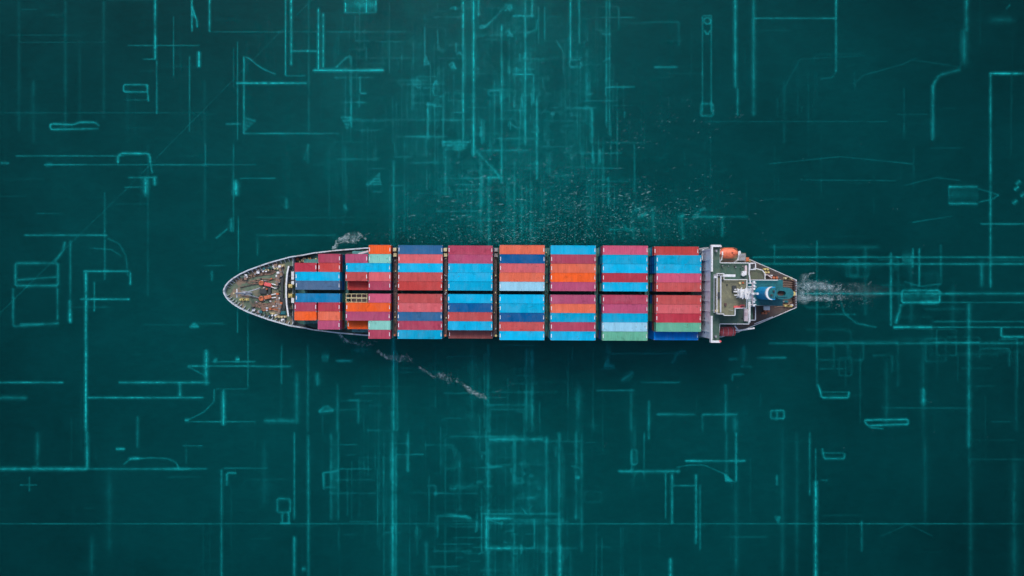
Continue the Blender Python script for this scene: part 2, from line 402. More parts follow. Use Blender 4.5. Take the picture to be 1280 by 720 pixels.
P([(240, 8), (246, 25), (247, 35)], 2.4, .45); Tr([(239, 4), (245, 22), (239, 20)], .3)
V(249, 64, 85, 3.4, .75); Rc(155, 106, 185, 115, 2.2, .42); P([(184, 106), (186, 127)], 2.2, .42)
P([(62, 157), (66, 155), (92, 156), (100, 153), (119, 153), (125, 158)], 2.6, .5); P([(64, 162), (124, 161)], 2.6, .42); P([(62, 157), (65, 162)], 2.4, .4)
Tr([(304, 167), (304, 145), (322, 150)], .3); P([(307, 72), (312, 73), (320, 80), (330, 87), (345, 93)], 2, .4)
P([(390, 0), (215, 178), (160, 235), (90, 303), (0, 392)], 1.0, .15)
P([(357, 95), (382, 95)], 1.8, .3); Fl(433, -4, 470, 16, .34); Hh(16, 430, 472, 1.8, .25)
P([(420, 85), (433, 72), (440, 71)], 2.2, .34); Tr([(434, 166), (425, 145), (440, 145)], .3)
Tr([(532, 68), (529, 82), (538, 81)], .5); P([(545, 100), (541, 112), (543, 121)], 3, .42); Rc(521, 96, 546, 110, 2, .22)
for x, y in ((564, 80), (573, 67), (566, 84), (602, 33), (634, 12), (634, 40), (636, 8), (566, 10), (637, 44)):
    P([(x - 3, y + 2), (x + 2, y - 2), (x + 4, y + 3)], 3.2, .42)
P([(600, 35), (604, 36), (620, 21), (634, 5)], 3, .34); P([(672, 25), (670, 38), (657, 42)], 3, .32)
Rc(712, 75, 727, 84, 2.2, .3); P([(695, 50), (704, 65), (704, 95)], 2, .24); P([(648, 190), (652, 120), (664, 120)], 3, .3)
Hh(20, 878, 890, 2, .25); P([(880, 24), (884, 22), (888, 25), (888, 29), (884, 31), (880, 28), (880, 24)], 2, .34); P([(880, 38), (884, 44), (888, 38)], 2.2, .4)
Rc(876, 130, 891, 145, 3, .2)
P([(1165, 176), (1166, 106), (1174, 94), (1200, 87)], 4, .2); P([(1045, 88), (1040, 97), (1025, 99)], 2, .18); P([(1067, 105), (1080, 94), (1130, 80), (1145, 72)], 2.0, .08)
P([(980, 110), (1000, 74), (1040, 72), (1080, 70)], 1.8, .07); P([(1140, 75), (1200, 84)], 1.8, .07); P([(1000, 225), (1120, 226)], 1.6, .12)
P([(1130, 232), (1170, 222), (1200, 226)], 1.6, .12); P([(960, 205), (1050, 196), (1140, 205)], 1.6, .13); P([(1140, 278), (1190, 270)], 1.6, .14)
P([(148, 204), (148, 195), (152, 192), (185, 192), (188, 195), (188, 204)], 3, .6); P([(186, 193), (191, 217)], 2.2, .32)
P([(82, 302), (79, 314), (68, 328)], 3.4, .36); Rc(20, 329, 73, 357, 3.6, .3); P([(22, 350), (72, 346)], 3, .22); P([(17, 360), (17, 408), (75, 404)], 3.4, .24)
P([(135, 298), (150, 305), (158, 320), (160, 345)], 2.2, .16); P([(270, 298), (285, 286)], 2.4, .25); Hh(206, 57, 66, 4, .4)
P([(112, 310), (140, 312), (152, 320)], 2, .14)
Tr([(475, 215), (455, 232), (477, 232)], .33); P([(595, 189), (606, 200), (626, 222)], 4.5, .48); Fl(552, 178, 585, 185, .5); Fl(566, 183, 582, 187, .4)
P([(430, 256), (435, 264)], 4, .25); Fl(560, 236, 566, 246, .2); P([(386, 180), (380, 200)], 3, .16)
for x, y in ((800, 270), (805, 268), (797, 262), (852, 270), (872, 268), (878, 262)): P([(x - 4, y + 2), (x + 4, y - 2)], 4, .26)
P([(765, 268), (785, 287), (812, 287)], 3, .2); P([(790, 262), (792, 300)], 4, .18); P([(815, 258), (818, 300)], 5, .16); P([(852, 265), (853, 300)], 5, .2)
P([(1222, 236), (1240, 241), (1248, 244), (1240, 249), (1222, 253)], 2, .22); Fl(1186, 234, 1223, 254, .1); V(1185.5, 234, 254, 2, .2)
for x, y in ((1270, 235), (1268, 252), (1278, 243), (1272, 228)): P([(x - 3, y + 3), (x + 3, y - 2)], 4, .4)
P([(1130, 352), (1150, 358), (1175, 355)], 2, .24); Fl(1127, 316, 1140, 334, .26); Rc(1127, 363, 1174, 378, 3, .5); Fl(1128, 364, 1173, 377, .14)
P([(1126, 380), (1119, 405)], 4, .42); P([(1251, 409), (1251, 421), (1290, 421)], 3, .5); P([(1050, 375), (1055, 392), (1070, 404), (1095, 409)], 2.4, .22)
P([(1022, 480), (1027, 497), (1060, 497), (1061, 489)], 2.8, .5); P([(1080, 525), (1084, 532), (1135, 530), (1134, 524), (1080, 525)], 2.8, .5); P([(1085, 534), (1105, 536)], 2, .3)
Rc(963, 513, 980, 523, 2.6, .32); V(971, 511, 525, 3, .3)
Tr([(244, 404), (236, 409), (250, 409)], .55); P([(235, 525), (255, 515), (268, 502), (268, 486)], 2, .25); P([(235, 458), (258, 470)], 2, .2)
for x, y in ((297, 449), (270, 450), (234, 525), (722, 597), (380, 711)): Fl(x - 3, y - 3, x + 3, y + 3, .6)
Fl(402, 440, 412, 452, .4); P([(398, 515), (408, 507), (417, 513), (399, 515)], 4, .36); Fl(40, 582, 48, 589, .45)
P([(776, 476), (792, 465)], 5, .26); P([(755, 455), (768, 458)], 5, .3); P([(840, 455), (848, 440), (857, 438)], 4, .28); P([(915, 476), (915, 468), (930, 468)], 3, .24); P([(755, 454), (762, 450)], 5, .25)
P([(155, 580), (163, 574), (190, 572), (210, 573), (221, 578), (225, 588)], 2.2, .26); P([(284, 607), (284, 591), (296, 591)], 3, .34)
P([(405, 612), (404, 591), (424, 588)], 2.4, .34); Rc(347, 623, 363, 640, 3, .28); Fl(412, 540, 424, 650, .12)
Rc(789, 562, 796, 580, 2.6, .34); P([(845, 584), (862, 581), (880, 581), (905, 592), (918, 603)], 1.6, .22); Tr([(905, 592), (916, 602), (906, 601)], .45)
P([(1027, 560), (1030, 573), (1055, 573), (1055, 566)], 2.8, .36); Tr([(973, 655), (966, 645), (976, 645)], .25); P([(1100, 670), (1135, 655), (1166, 670)], 1.8, .06)
P([(558, 642), (590, 648)], 4, .3); Hh(608, 560, 600, 7, .2); Hh(602, 592, 604, 5, .28); P([(1257, 12), (1262, 6)], 2, .2)
# broad pale drifts of the drawing in the middle of the picture
for x, y0, y1, w, a in ((520, -40, 300, 70, .08), (590, -60, 320, 110, .10), (655, -60, 330, 90, .10), (720, -20, 260, 90, .08), (430, 0, 230, 110, .07),
                        (650, 520, 760, 120, .08), (490, 430, 760, 60, .05), (600, 420, 600, 120, .04), (800, 230, 320, 160, .06)):
    V(x, y0, y1, w, a)
Hh(278, 760, 900, 40, .07); Hh(440, 700, 960, 50, .04)
# the faint fine hatching between the drawn lines
r2 = random.Random(5)
for i in range(520):
    cx = r2.gauss(600, 150) if r2.random() < .7 else r2.uniform(0, 1280)
    top = r2.random() < .62
    y0 = r2.uniform(-10, 240) if top else r2.uniform(420, 690)
    V(cx, y0, min(y0 + r2.uniform(8, 110), 310 if top else 730), r2.uniform(1.0, 2.2), r2.uniform(.04, .17) * (1.0 if 420 < cx < 780 else .5))
for i in range(260):
    cx = r2.gauss(620, 140) if r2.random() < .65 else r2.uniform(0, 1280)
    y0 = r2.uniform(0, 300) if r2.random() < .6 else r2.uniform(430, 715)
    L = r2.uniform(8, 60); Hh(y0, cx - L / 2, cx + L / 2, r2.uniform(1.4, 2.8), r2.uniform(.05, .2) * (1.0 if 420 < cx < 780 else .5))
for i in range(150):                # soft ghost lines and nested outlines
    q = r2.random()
    if q < .5: cx, cy = r2.gauss(610, 70), r2.uniform(-10, 230)
    elif q < .75: cx, cy = r2.gauss(610, 80), r2.uniform(450, 710)
    else: cx, cy = r2.uniform(1000, 1270), r2.uniform(300, 450)
    ww, hh = r2.uniform(10, 60), r2.uniform(8, 60); a = r2.uniform(.04, .12); lw = r2.uniform(2, 5)
    k = r2.random()
    if k < .35: P([(cx, cy), (cx + ww, cy), (cx + ww, min(cy + hh, 300 if cy < 300 else 730))], lw, a)
    elif k < .6: V(cx, cy, min(cy + hh * 2, 303 if cy < 300 else 730), lw * 1.6, a * 1.4)
    elif k < .8: Hh(cy, cx, cx + ww * 1.6, lw, a * 1.3)
    else: Rc(cx, cy, cx + ww * .5, min(cy + hh * .6, 303 if cy < 300 else 730), lw, a)
for i in range(110):
    cx, cy = r2.gauss(660, 50), r2.uniform(40, 180)
    if i > 70: cx, cy = r2.gauss(620, 40), r2.uniform(560, 700)
    L = r2.uniform(2, 7); a = r2.choice((0, 0, math.pi / 2, math.pi / 2, r2.uniform(0, 3)))
    LN.line(cx - L * math.cos(a), cy - L * math.sin(a), cx + L * math.cos(a), cy + L * math.sin(a), r2.uniform(1.5, 2.8), r2.uniform(.1, .3), 1)
lines = LN.build('drawn_lines', 'drawn_line')
tag(lines, 'pale turquoise technical drawing lines spread over the dark teal water', 'line drawing', kind='stuff')

# ------------------------------------------------------------------ foam and flecks
class Foam(Decal):
    def blob(s, px, py, lx, ly, ang, a):
        x, y = W(px, py); k = H_CAM / F_PX
        c_, s_ = math.cos(ang), math.sin(ang); lx *= k; ly *= k
        s.quad([(x + dx * lx * c_ - dy * ly * s_, y + dx * lx * s_ + dy * ly * c_) for dx, dy in ((-1, -1), (1, -1), (1, 1), (-1, 1))], a, 0)
rf = random.Random(3)
fl = Foam(0.5, 0.00015)  # pale flecks painted for sun glitter as well as broken foam
def dens(px, py):
    d = math.exp(-((px - 655) / 120) ** 2) * math.exp(-max(0, 300 - py) / 20)
    d += .38 * math.exp(-((px - 740) / 95) ** 2) * math.exp(-((py - 262) / 24) ** 2)
    d += .13 * math.exp(-((px - 640) / 90) ** 2) * math.exp(-((py - 225) / 40) ** 2)
    d += .22 * math.exp(-((px - 830) / 70) ** 2) * math.exp(-((py - 268) / 30) ** 2)
    return d
n_ = 0
while n_ < 1150:
    px, py = rf.uniform(470, 990), rf.uniform(150, 303)
    if rf.random() > dens(px, py): continue
    big = rf.random() < .3
    if py > 284 and rf.random() < .6: big = False
    L = rf.uniform(1.6, 4.0) if big else rf.uniform(.5, 1.2)
    fl.blob(px, py, L, rf.uniform(.5, .85) if big else rf.uniform(.45, .8), rf.gauss(.08, .16), rf.uniform(.12, .66) * (1 if rf.random() < .5 else .55))
    n_ += 1
n_ = 0
while n_ < 420:
    px, py = rf.uniform(480, 940), rf.uniform(215, 303)
    if rf.random() > dens(px, py): continue
    fl.blob(px, py, rf.uniform(.6, 1.3), rf.uniform(.42, .6), rf.gauss(.06, .2), rf.uniform(.3, .95)); n_ += 1
for x0, y0, x1, y1, n in ((700, 210, 930, 140, 60), (760, 180, 860, 128, 50), (600, 235, 700, 200, 40)):
    for i in range(n):
        f = rf.random(); fl.blob(x0 + (x1 - x0) * f + rf.gauss(0, 9), y0 + (y1 - y0) * f + rf.gauss(0, 9), rf.uniform(.7, 2), rf.uniform(.5, .9), rf.gauss(.6, .3), rf.uniform(.1, .3))
for i in range(160):
    fl.blob(rf.uniform(330, 1240), rf.uniform(180, 560), rf.uniform(.5, 1.2), rf.uniform(.4, .7), rf.uniform(0, 3), rf.uniform(.08, .35))
tag(fl.build('foam_glitter_flecks', 'fleck'), 'tiny pale flecks of foam and painted sun glitter on the water above the ship', 'foam', kind='stuff')

def foam_patch(name, label, spec):
    fo = Foam(0.7, 0.0004)
    for kind, *q in spec:
        if kind == 'soft': fo.blob(*q)
        else:            # scattered curds along a polyline
            pts, n, spread, size, al = q
            for i in range(n):
                f = rf.random() * (len(pts) - 1); j = min(int(f), len(pts) - 2); f -= j
                x = pts[j][0] + (pts[j + 1][0] - pts[j][0]) * f; y = pts[j][1] + (pts[j + 1][1] - pts[j][1]) * f
                ang = -math.atan2(pts[j + 1][1] - pts[j][1], pts[j + 1][0] - pts[j][0]) + rf.gauss(0, .6)
                fo.blob(x + rf.gauss(0, spread), y + rf.gauss(0, spread * .7), rf.uniform(.6, 1.6) * size, rf.uniform(.35, .8) * size, ang, rf.uniform(.35, 1) * al)
    return tag(fo.build(name, 'foam'), label, 'foam', kind='stuff')
foam_patch('bow_foam', 'white bow wave breaking beside the upper side of the bow', [
    ('soft', 431, 299, 10, 4, .55, .55), ('soft', 440, 297, 14, 7, .3, .3), ('soft', 421, 308, 5, 2.5, .8, .5),
    ('curd', [(417, 311), (421, 305), (428, 298), (437, 293)], 60, 1.2, 1.7, .85),
    ('curd', [(432, 299), (440, 302), (447, 299), (450, 295)], 55, 2.2, 1.5, .75), ('curd', [(448, 290), (453, 295), (459, 299)], 22, 1, 1.5, .6),
    ('curd', [(455, 293), (486, 294)], 14, 3, 1.2, .35)])
foam_patch('bow_foam', 'thin broken foam streak trailing from the lower side of the bow', [
    ('curd', [(421, 414), (428, 421), (437, 428)], 48, .8, 1.6, .8), ('curd', [(435, 426), (450, 430), (466, 430)], 50, 2.6, 1.3, .6),
    ('curd', [(473, 439), (485, 448)], 40, .9, 1.6, .75), ('curd', [(485, 447), (500, 449), (508, 445), (516, 451)], 50, 2.2, 1.4, .65),
    ('curd', [(524, 458), (543, 471)], 36, .8, 1.5, .55), ('curd', [(545, 471), (552, 467), (562, 471), (560, 478)], 50, 2.6, 1.3, .55),
    ('curd', [(570, 474), (584, 483), (590, 490)], 48, 1.6, 1.7, .45), ('curd', [(588, 489), (600, 493), (610, 498)], 50, 1.8, 1.4, .5),
    ('soft', 598, 493, 14, 3, -.4, .18), ('soft', 554, 471, 9, 4, -.3, .18), ('soft', 495, 447, 18, 5, -.2, .2), ('curd', [(612, 498), (640, 480)], 14, 3, 1.2, .3)])
spec = [('soft', 1006, 358, 15, 9, 0, .55), ('soft', 1003, 371, 11, 10, 0, .5), ('soft', 1022, 357, 20, 6, -.1, .5), ('soft', 1034, 360, 20, 5, -.15, .4), ('soft', 1024, 373, 30, 4, 0, .35), ('soft', 1056, 364, 60, 12, 0, .10), ('curd', [(1070, 362), (1100, 364), (1130, 366)], 20, 5, .6, .15), ('soft', 1004, 347, 7, 6, .6, .3)]
spec += [('curd', [(998, 355), (1015, 356), (1036, 358), (1052, 361)], 280, 4.6, .75, .75), ('curd', [(999, 372), (1015, 374), (1034, 373), (1052, 372)], 220, 2.6, .7, .85),
         ('curd', [(1048, 359), (1066, 357), (1080, 355), (1088, 352)], 60, 2.6, .7, .5), ('curd', [(1050, 372), (1070, 374), (1086, 379)], 60, 3.6, .7, .42),
         ('curd', [(1000, 366), (1036, 365), (1034, 375)], 80, 3, .75, .8), ('curd', [(1003, 350), (1008, 345), (1015, 341)], 26, 1.2, 1.0, .6), ('curd', [(1010, 342.5), (1016, 341.2)], 12, .4, 1.1, .7), ('curd', [(1030, 380), (1060, 384)], 24, 3, 1.0, .3)]
foam_patch('stern_wake', 'churned white wake spreading behind the stern', spec)

# ------------------------------------------------------------------ the ship
ship = empty('container_ship', (0, YC, 0), TH)
tag(ship, 'long container ship seen from above with green bridge deck and blue funnel', 'cargo ship')

Z_MAIN, Z_FORE, Z_HATCH = 8.0, 10.5, 9.2
# half-breadth of the deck edge along the ship (x in metres, ship coordinates)
outline_px = [(278.6, 0), (279.4, 3.2), (281.5, 7.5), (285, 11.8), (290, 16), (299, 21.8), (309, 26.6), (322, 31.4), (335, 36), (349, 40), (362, 43.6), (378, 46.6),
              (392, 48.9), (420, 52.3), (455, 55.2), (485, 56.2)]
half = []
for px, hp in outline_px:
    z = 11.7 if px < 380 else 9.6
    k = (H_CAM - z) / F_PX
    half.append(((px - 640) * k, hp * k))
half[-1] = (half[-1][0], 12.85)
half += [(55.0, 12.85), (60.0, 12.5)]
kz = (H_CAM - 9.0) / F_PX
half += [((929 - 640) * kz, 46.2 * kz), ((962 - 640) * kz, 32.2 * kz), ((996 - 640) * kz, 17.2 * kz)]
XB, XS = half[0][0], half[-1][0]
def hb(x):
    for (x0, h0), (x1, h1) in zip(half, half[1:]):
        if x0 <= x <= x1: return h0 + (h1 - h0) * (x - x0) / max(1e-6, x1 - x0)
    return 0.0
xs = [h[0] for h in half]
xs = sorted(set(xs + [XB + (half[14][0] - XB) * (i / 14) ** 1.3 for i in range(1, 14)] + [-20, 0, 20, 40]))
def top_z(x):                 # deck edge height: forecastle, then main deck
    f = max(0, min(1, (x - S(372, 365, 10)[0]) / 9.0))
    return Z_FORE + (Z_MAIN - Z_FORE) * f
b = MB(); rings = []
for x in xs:
    h = hb(x); f = max(0, min(1, (x - XB) / 45.0)); g = max(0, min(1, (XS - x) / 26.0))
    flare = 1 - .55 * (1 - f) ** 1.5
    wl = h * (f ** .35 if f > 0 else 0) * (.35 + .65 * f ** .5) * (.45 + .55 * g ** .7)
    xw = x + 7.0 * (1 - f) ** 2 - 3.0 * (1 - g) ** 2
    prof = [(xw, 0, -2.5), (xw, wl * .95, -2.5), (x + (xw - x) * .8, wl, 0.3), (x + (xw - x) * .45, wl + (h - wl) * .45, 4.2), (x, h, top_z(x))]
    rings.append(prof)
n = len(rings[0])
for sgn in (1, -1):
    o = len(b.v)
    for pr in rings: b.v += [(q[0], sgn * q[1], q[2]) for q in pr]
    for i in range(len(rings) - 1):
        for k in range(n - 1):
            b.f.append([o + i * n + k, o + i * n + k + 1, o + (i + 1) * n + k + 1, o + (i + 1) * n + k]); b.m.append(None)
pr = rings[-1]
b.add([(q[0], q[1], q[2]) for q in pr] + [(q[0], -q[1], q[2]) for q in reversed(pr)], [tuple(range(2 * n))])
hull = b.build('hull', 'hull', ship)

def deck_poly(x0, x1, inset=0.05):
    pts = [x for x in xs if x0 < x < x1]; q = [x0] + pts + [x1]
    return [(x, -max(0.01, hb(x) - inset)) for x in q] + [(x, max(0.01, hb(x) - inset)) for x in reversed(q)]
XF = S(366, 365, 10.5)[0]
b = MB(); b.prism(deck_poly(XB + .2, XF), Z_FORE - .15, Z_FORE + .004); b.build('forecastle_deck', 'foredeck', ship)
b = MB(); b.prism(deck_poly(XF, 60.0), Z_MAIN - .15, Z_MAIN + .004); b.build('main_deck', 'deckdark', ship)
b = MB(); b.prism(deck_poly(60.0, XS - .05), Z_MAIN - .15, Z_MAIN + .004); b.build('mooring_deck', 'deckred', ship)
b = MB(); b.box(XF - .06, XF + .06, -hb(XF) + .3, hb(XF) - .3, Z_MAIN, Z_FORE + .1); b.build('forecastle_bulkhead', 'rim', ship)

# bulwark round the bow, open rail along the stern
def strip(xa, xb_, z0f, z1f, t_in, sgns=(1, -1), step=None):
    b = MB()
    q = [x for x in xs if xa < x < xb_]; q = [xa] + q + [xb_]
    for sg in sgns:
        o = len(b.v)
        for x in q:
            h = hb(x); dxn = (hb(min(x + .3, XS)) - hb(max(x - .3, XB)))
            # inward offset along the outline's normal
            ln = math.hypot(.6, dxn); nx, ny = dxn / ln, -.6 / ln
            xi, hi = x + nx * t_in, max(0.0, h + ny * t_in)
            b.v += [(x, sg * h, z0f(x)), (x, sg * h, z1f(x)), (xi, sg * hi, z1f(x)), (xi, sg * hi, z0f(x))]
        m_ = len(q)
        for i in range(m_ - 1):
            for k in range(4):
                b.f.append([o + i * 4 + k, o + i * 4 + (k + 1) % 4, o + (i + 1) * 4 + (k + 1) % 4, o + (i + 1) * 4 + k]); b.m.append(None)
        b.f.append([o + 3, o + 2, o + 1, o]); b.m.append(None)
        e = o + (m_ - 1) * 4; b.f.append([e, e + 1, e + 2, e + 3]); b.m.append(None)
    return b
def bul_top(x):
    f = max(0, min(1, (x - S(366, 365, 11)[0]) / 6.0))
    return 11.75 + (9.25 - 11.75) * f
bul = strip(XB + .05, S(470, 365, 9.2)[0], lambda x: top_z(x) - .05, bul_top, .34).build('bulwark', 'rim', ship)
st = []
x = XB + .6
while x < S(368, 365, 11)[0]:
    for sg in (1, -1):
        h = hb(x); d = (hb(x + .3) - hb(x - .3)) / .6; ln = math.hypot(1, d); nx, ny = d / ln, -1 / ln
        b = MB(); a0 = (x + nx * .36, sg * (h + ny * .36)); a1 = (x + nx * 1.25, sg * (h + ny * 1.25))
        b.add([(a0[0] - .07, a0[1], Z_FORE), (a0[0] + .07, a0[1], Z_FORE), (a1[0] + .07, a1[1], Z_FORE), (a1[0] - .07, a1[1], Z_FORE),
               (a0[0] - .07, a0[1], 11.6), (a0[0] + .07, a0[1], 11.6), (a1[0] + .07, a1[1], 10.75), (a1[0] - .07, a1[1], 10.75)],
              [(0, 1, 2, 3), (4, 5, 6, 7), (0, 1, 5, 4), (1, 2, 6, 5), (2, 3, 7, 6), (3, 0, 4, 7)])
        b.build('stay', 'rim', bul)
    x += .75 if x < XB + 4 else 1.15
srail = strip(57.0, XS - .02, lambda x: Z_MAIN + .95, lambda x: Z_MAIN + 1.1, .16).build('stern_rail', 'white', ship)
x = 57.5
while x < XS:
    for sg in (1, -1): b = MB(); b.cyl(x, sg * (hb(x) - .08), Z_MAIN, Z_MAIN + .95, .05, 6); b.build('rail_post', 'white', srail)
    x += 1.5
# transom with its fairleads
hy = hb(XS) - .1
b = MB(); b.box(XS - .38, XS - .05, -hy, hy, Z_MAIN, Z_MAIN + 1.05); tr_ = b.build('transom_bulwark', 'rim', ship)
for i in range(11):
    y = -hy + .4 + (2 * hy - .8) * i / 10
    if abs(y) < .3: continue
    b = MB(); b.box(XS - .95, XS - .385, y - .18, y + .18, Z_MAIN + .004, Z_MAIN + 1.2); b.box(XS - .62, XS - .02, y - .10, y + .10, Z_MAIN + 1.21, Z_MAIN + 1.42)
    b.build('fairlead', 'soot', tr_)

def bollard(px, py, z, mat='yellow', r=.24):
    x, y = S(px, py, z + .6)
    b = MB()
    b.box(x - .75, x + .75, y - .3, y + .3, z + .003, z + .12)
    for dx in (-.42, .42): b.cyl(x + dx, y, z + .12, z + .8, r, 12); b.cyl(x + dx, y, z + .8, z + .9, r + .07, 12)
    b.build('bollard', mat, ship)
for px, py in ((331, 339), (334, 337.8), (341, 334.4), (344, 333.2), (351.5, 332), (345.6, 335.6), (302.5, 374.5), (307, 374.6), (339.5, 392.2), (342.5, 394.2), (347, 396), (354.5, 396)):
    bollard(px, py, Z_FORE, rnd.choice(('yellow', 'white', 'cream')), .2)
for px, py in ((957.5, 336.5), (958.5, 340.5), (983.3, 347.8), (987, 348), (983.3, 382), (987, 382.5), (958.5, 389), (955.5, 391.5), (931, 326), (935, 325.5), (969, 347)):
    bollard(px, py, Z_MAIN, rnd.choice(('yellow', 'cream', 'machine')), .26)
x, y = S(991.5, 367, Z_MAIN + 1); b = MB(); b.cyl(x, y, Z_MAIN + .004, Z_MAIN + 1.0, .35, 16); b.cyl(x, y, Z_MAIN + 1.0, Z_MAIN + 1.35, .6, 16); b.build('capstan', 'yellow', ship)

# foredeck machinery
def windlass(px, py, rope_to, mat='machine'):
    z = Z_FORE; x, y = S(px, py, z + .8)
    root = MB(); root.box(x - .9, x + .9, y - .75, y + .75, z + .003, z + .25)
    w = root.build('windlass', 'dark', ship)
    b = MB(); b.tube([(x + .55 * math.cos(a), y + .55 * math.sin(a), z + .75) for a in [2 * math.pi * i / 16 for i in range(17)]], .2, 8); b.cyl(x, y, z + .25, z + .7, .45, 14); b.build('drum', mat, w)
    x1, y1 = S(rope_to[0], rope_to[1], z + .6)
    b = MB(); d = Vector((x1 - x, y1 - y, 0)).normalized()
    b.bar((x + d.x * .9, y + d.y * .9, z + .55), (x + d.x * 2.9, y + d.y * 2.9, z + .55), .95, .8); b.build('gearbox', mat if py > 365 else 'red', w, .08)
    for off in (-.42, .42):
        nx, ny = -d.y, d.x
        b = MB(); b.tube([(x + d.x * 2.9 + nx * off, y + d.y * 2.9 + ny * off, z + .6), (x + d.x * 4.2 + nx * off * 1.1, y + d.y * 4.2 + ny * off * 1.2 - .1, z + .55), (x1 + nx * off, y1 + ny * off, z + .5)], .15, 8)
        b.build('chain_pipe', 'white', w)
    b = MB(); xa, ya = S(300, 365 + (py - 365) * .5, z + .3)
    b.tube([(x - .6, y, z + .35), (xa, ya, z + .2)], .1, 6); b.build('anchor_chain', 'soot', w)
windlass(326.5, 353.8, (346, 358.2)); windlass(326.5, 373.2, (348, 368.5))
def winch(px, py, ang, mats=('greymetal', 'rope')):
    x, y = S(px, py, Z_FORE + .7); rot = Matrix.Translation((x, y, 0)) @ Matrix.Rotation(ang, 4, 'Z')
    b = MB(); b.box(-.55, .55, -1.3, 1.3, Z_FORE + .003, Z_FORE + .2, None, rot)
    for yy in (-1.2, 0, 1.2): b.box(-.35, .35, yy - .08, yy + .08, Z_FORE + .2, Z_FORE + 1.2, None, rot)
    w = b.build('mooring_winch', mats[0], ship)
    for yy in (-.6, .6):
        b = MB(); b.tube([rot @ Vector((0, yy - .48, Z_FORE + .75)), rot @ Vector((0, yy + .48, Z_FORE + .75))], .42, 14); b.build('rope_drum', mats[1], w)
    b = MB(); b.box(-.4, .4, 1.34, 1.9, Z_FORE + .2, Z_FORE + .95, None, rot); b.build('motor', 'machine' if rnd.random() < .5 else 'white', w, .06)
for px, py, a in ((351, 340, .2), (348.5, 348, .1), (346.5, 352, 0), (349, 380, .1), (350, 386, -.2), (347, 374.5, 0)): winch(px, py, a)
def rope(p0, p1, amp=.25, r=.13, mat='rope'):
    z = Z_FORE + .14
    pts = []
    for i in range(10):
        f = i / 9; px = p0[0] + (p1[0] - p0[0]) * f; py = p0[1] + (p1[1] - p0[1]) * f
        x, y = S(px, py, z); pts.append((x, y + math.sin(f * 7 + p0[1]) * amp, z))
    b = MB(); b.tube(pts, r, 6); b.build('mooring_rope', mat, ship)
for i in range(7): rope((300 + i * 3 + rnd.uniform(-3, 3), 350 - i * 1.7), (344 + rnd.uniform(-2, 2), 341.5 - i * .5 + rnd.uniform(-.6, .6)), .2, .12)
for i in range(4): rope((313 + rnd.uniform(-3, 3), 354.5 - i * 1.2), (349, 349 + i * .3 - i), .25, .12)
for i in range(9): rope((318 + rnd.uniform(-2, 3), 378.5 + i * .75), (346 + rnd.uniform(-2, 2), 379 + i * .85), .18, .13)
for i in range(5): rope((328 + rnd.uniform(-2, 2), 385 + i * .8), (351 + rnd.uniform(-2, 2), 385 + i * .6), .2, .12, 'machine' if i % 2 else 'rope')
# low gear boxes, ventilators and hatches crowded behind the bulwark
for i in range(46):
    px = rnd.uniform(303, 356); sg = rnd.choice((1, -1))
    hpx = hb(S(px, 365, 11)[0]) / ((H_CAM - 11) / F_PX)
    py = 365 - sg * (hpx - rnd.uniform(4, 9.5))
    x, y = S(px, py, Z_FORE + .4); b = MB(); h = rnd.uniform(.35, 1.1); s_ = rnd.uniform(.18, .42)
    if rnd.random() < .5: b.cyl(x, y, Z_FORE, Z_FORE + h, s_ * .7, 10); b.cyl(x, y, Z_FORE + h, Z_FORE + h + .12, s_, 10)
    else: b.box(x - s_, x + s_, y - s_ * .8, y + s_ * .8, Z_FORE, Z_FORE + h); b.box(x - s_ * 1.1, x + s_ * 1.1, y - s_ * .9, y + s_ * .9, Z_FORE + h, Z_FORE + h + .06)
    b.build('ventilator', rnd.choice(('dark', 'dark', 'greymetal', 'white', 'rope', 'green', 'teal')), ship)
for px, py, sx, sy in ((353, 347.5, .4, 1.3), (352.5, 358, .4, 1.8), (352.5, 372, .4, 1.2), (355, 380, .4, 1.6), (329, 364.5, 1.0, .7), (337, 364, .4, 1.0), (353.5, 391, .8, .5)):
    x, y = S(px, py, Z_FORE + .6); b = MB(); b.box(x - sx, x + sx, y - sy, y + sy, Z_FORE + .003, Z_FORE + .65); b.box(x - sx * .8, x + sx * .8, y - sy * .8, y + sy * .8, Z_FORE + .65, Z_FORE + .75); b.build('deck_locker', rnd.choice(('dark', 'greymetal', 'teal')), ship, .05)

for i in range(40):
    px, py = rnd.uniform(320, 356), rnd.uniform(341, 388)
    x, y = S(px, py, Z_FORE + .3)
    if abs(y) > hb(x) - 2.2: continue
    b = MB(); h = rnd.uniform(.2, .7); s_ = rnd.uniform(.12, .3); b.box(x - s_, x + s_, y - s_ * .8, y + s_ * .8, Z_FORE + .003, Z_FORE + h); b.cyl(x, y, Z_FORE + h, Z_FORE + h + .12, s_ * .6, 8)
    b.build('deck_fitting', rnd.choice(('greymetal', 'white', 'rope', 'pink', 'dark', 'machine', 'lavender')), ship)
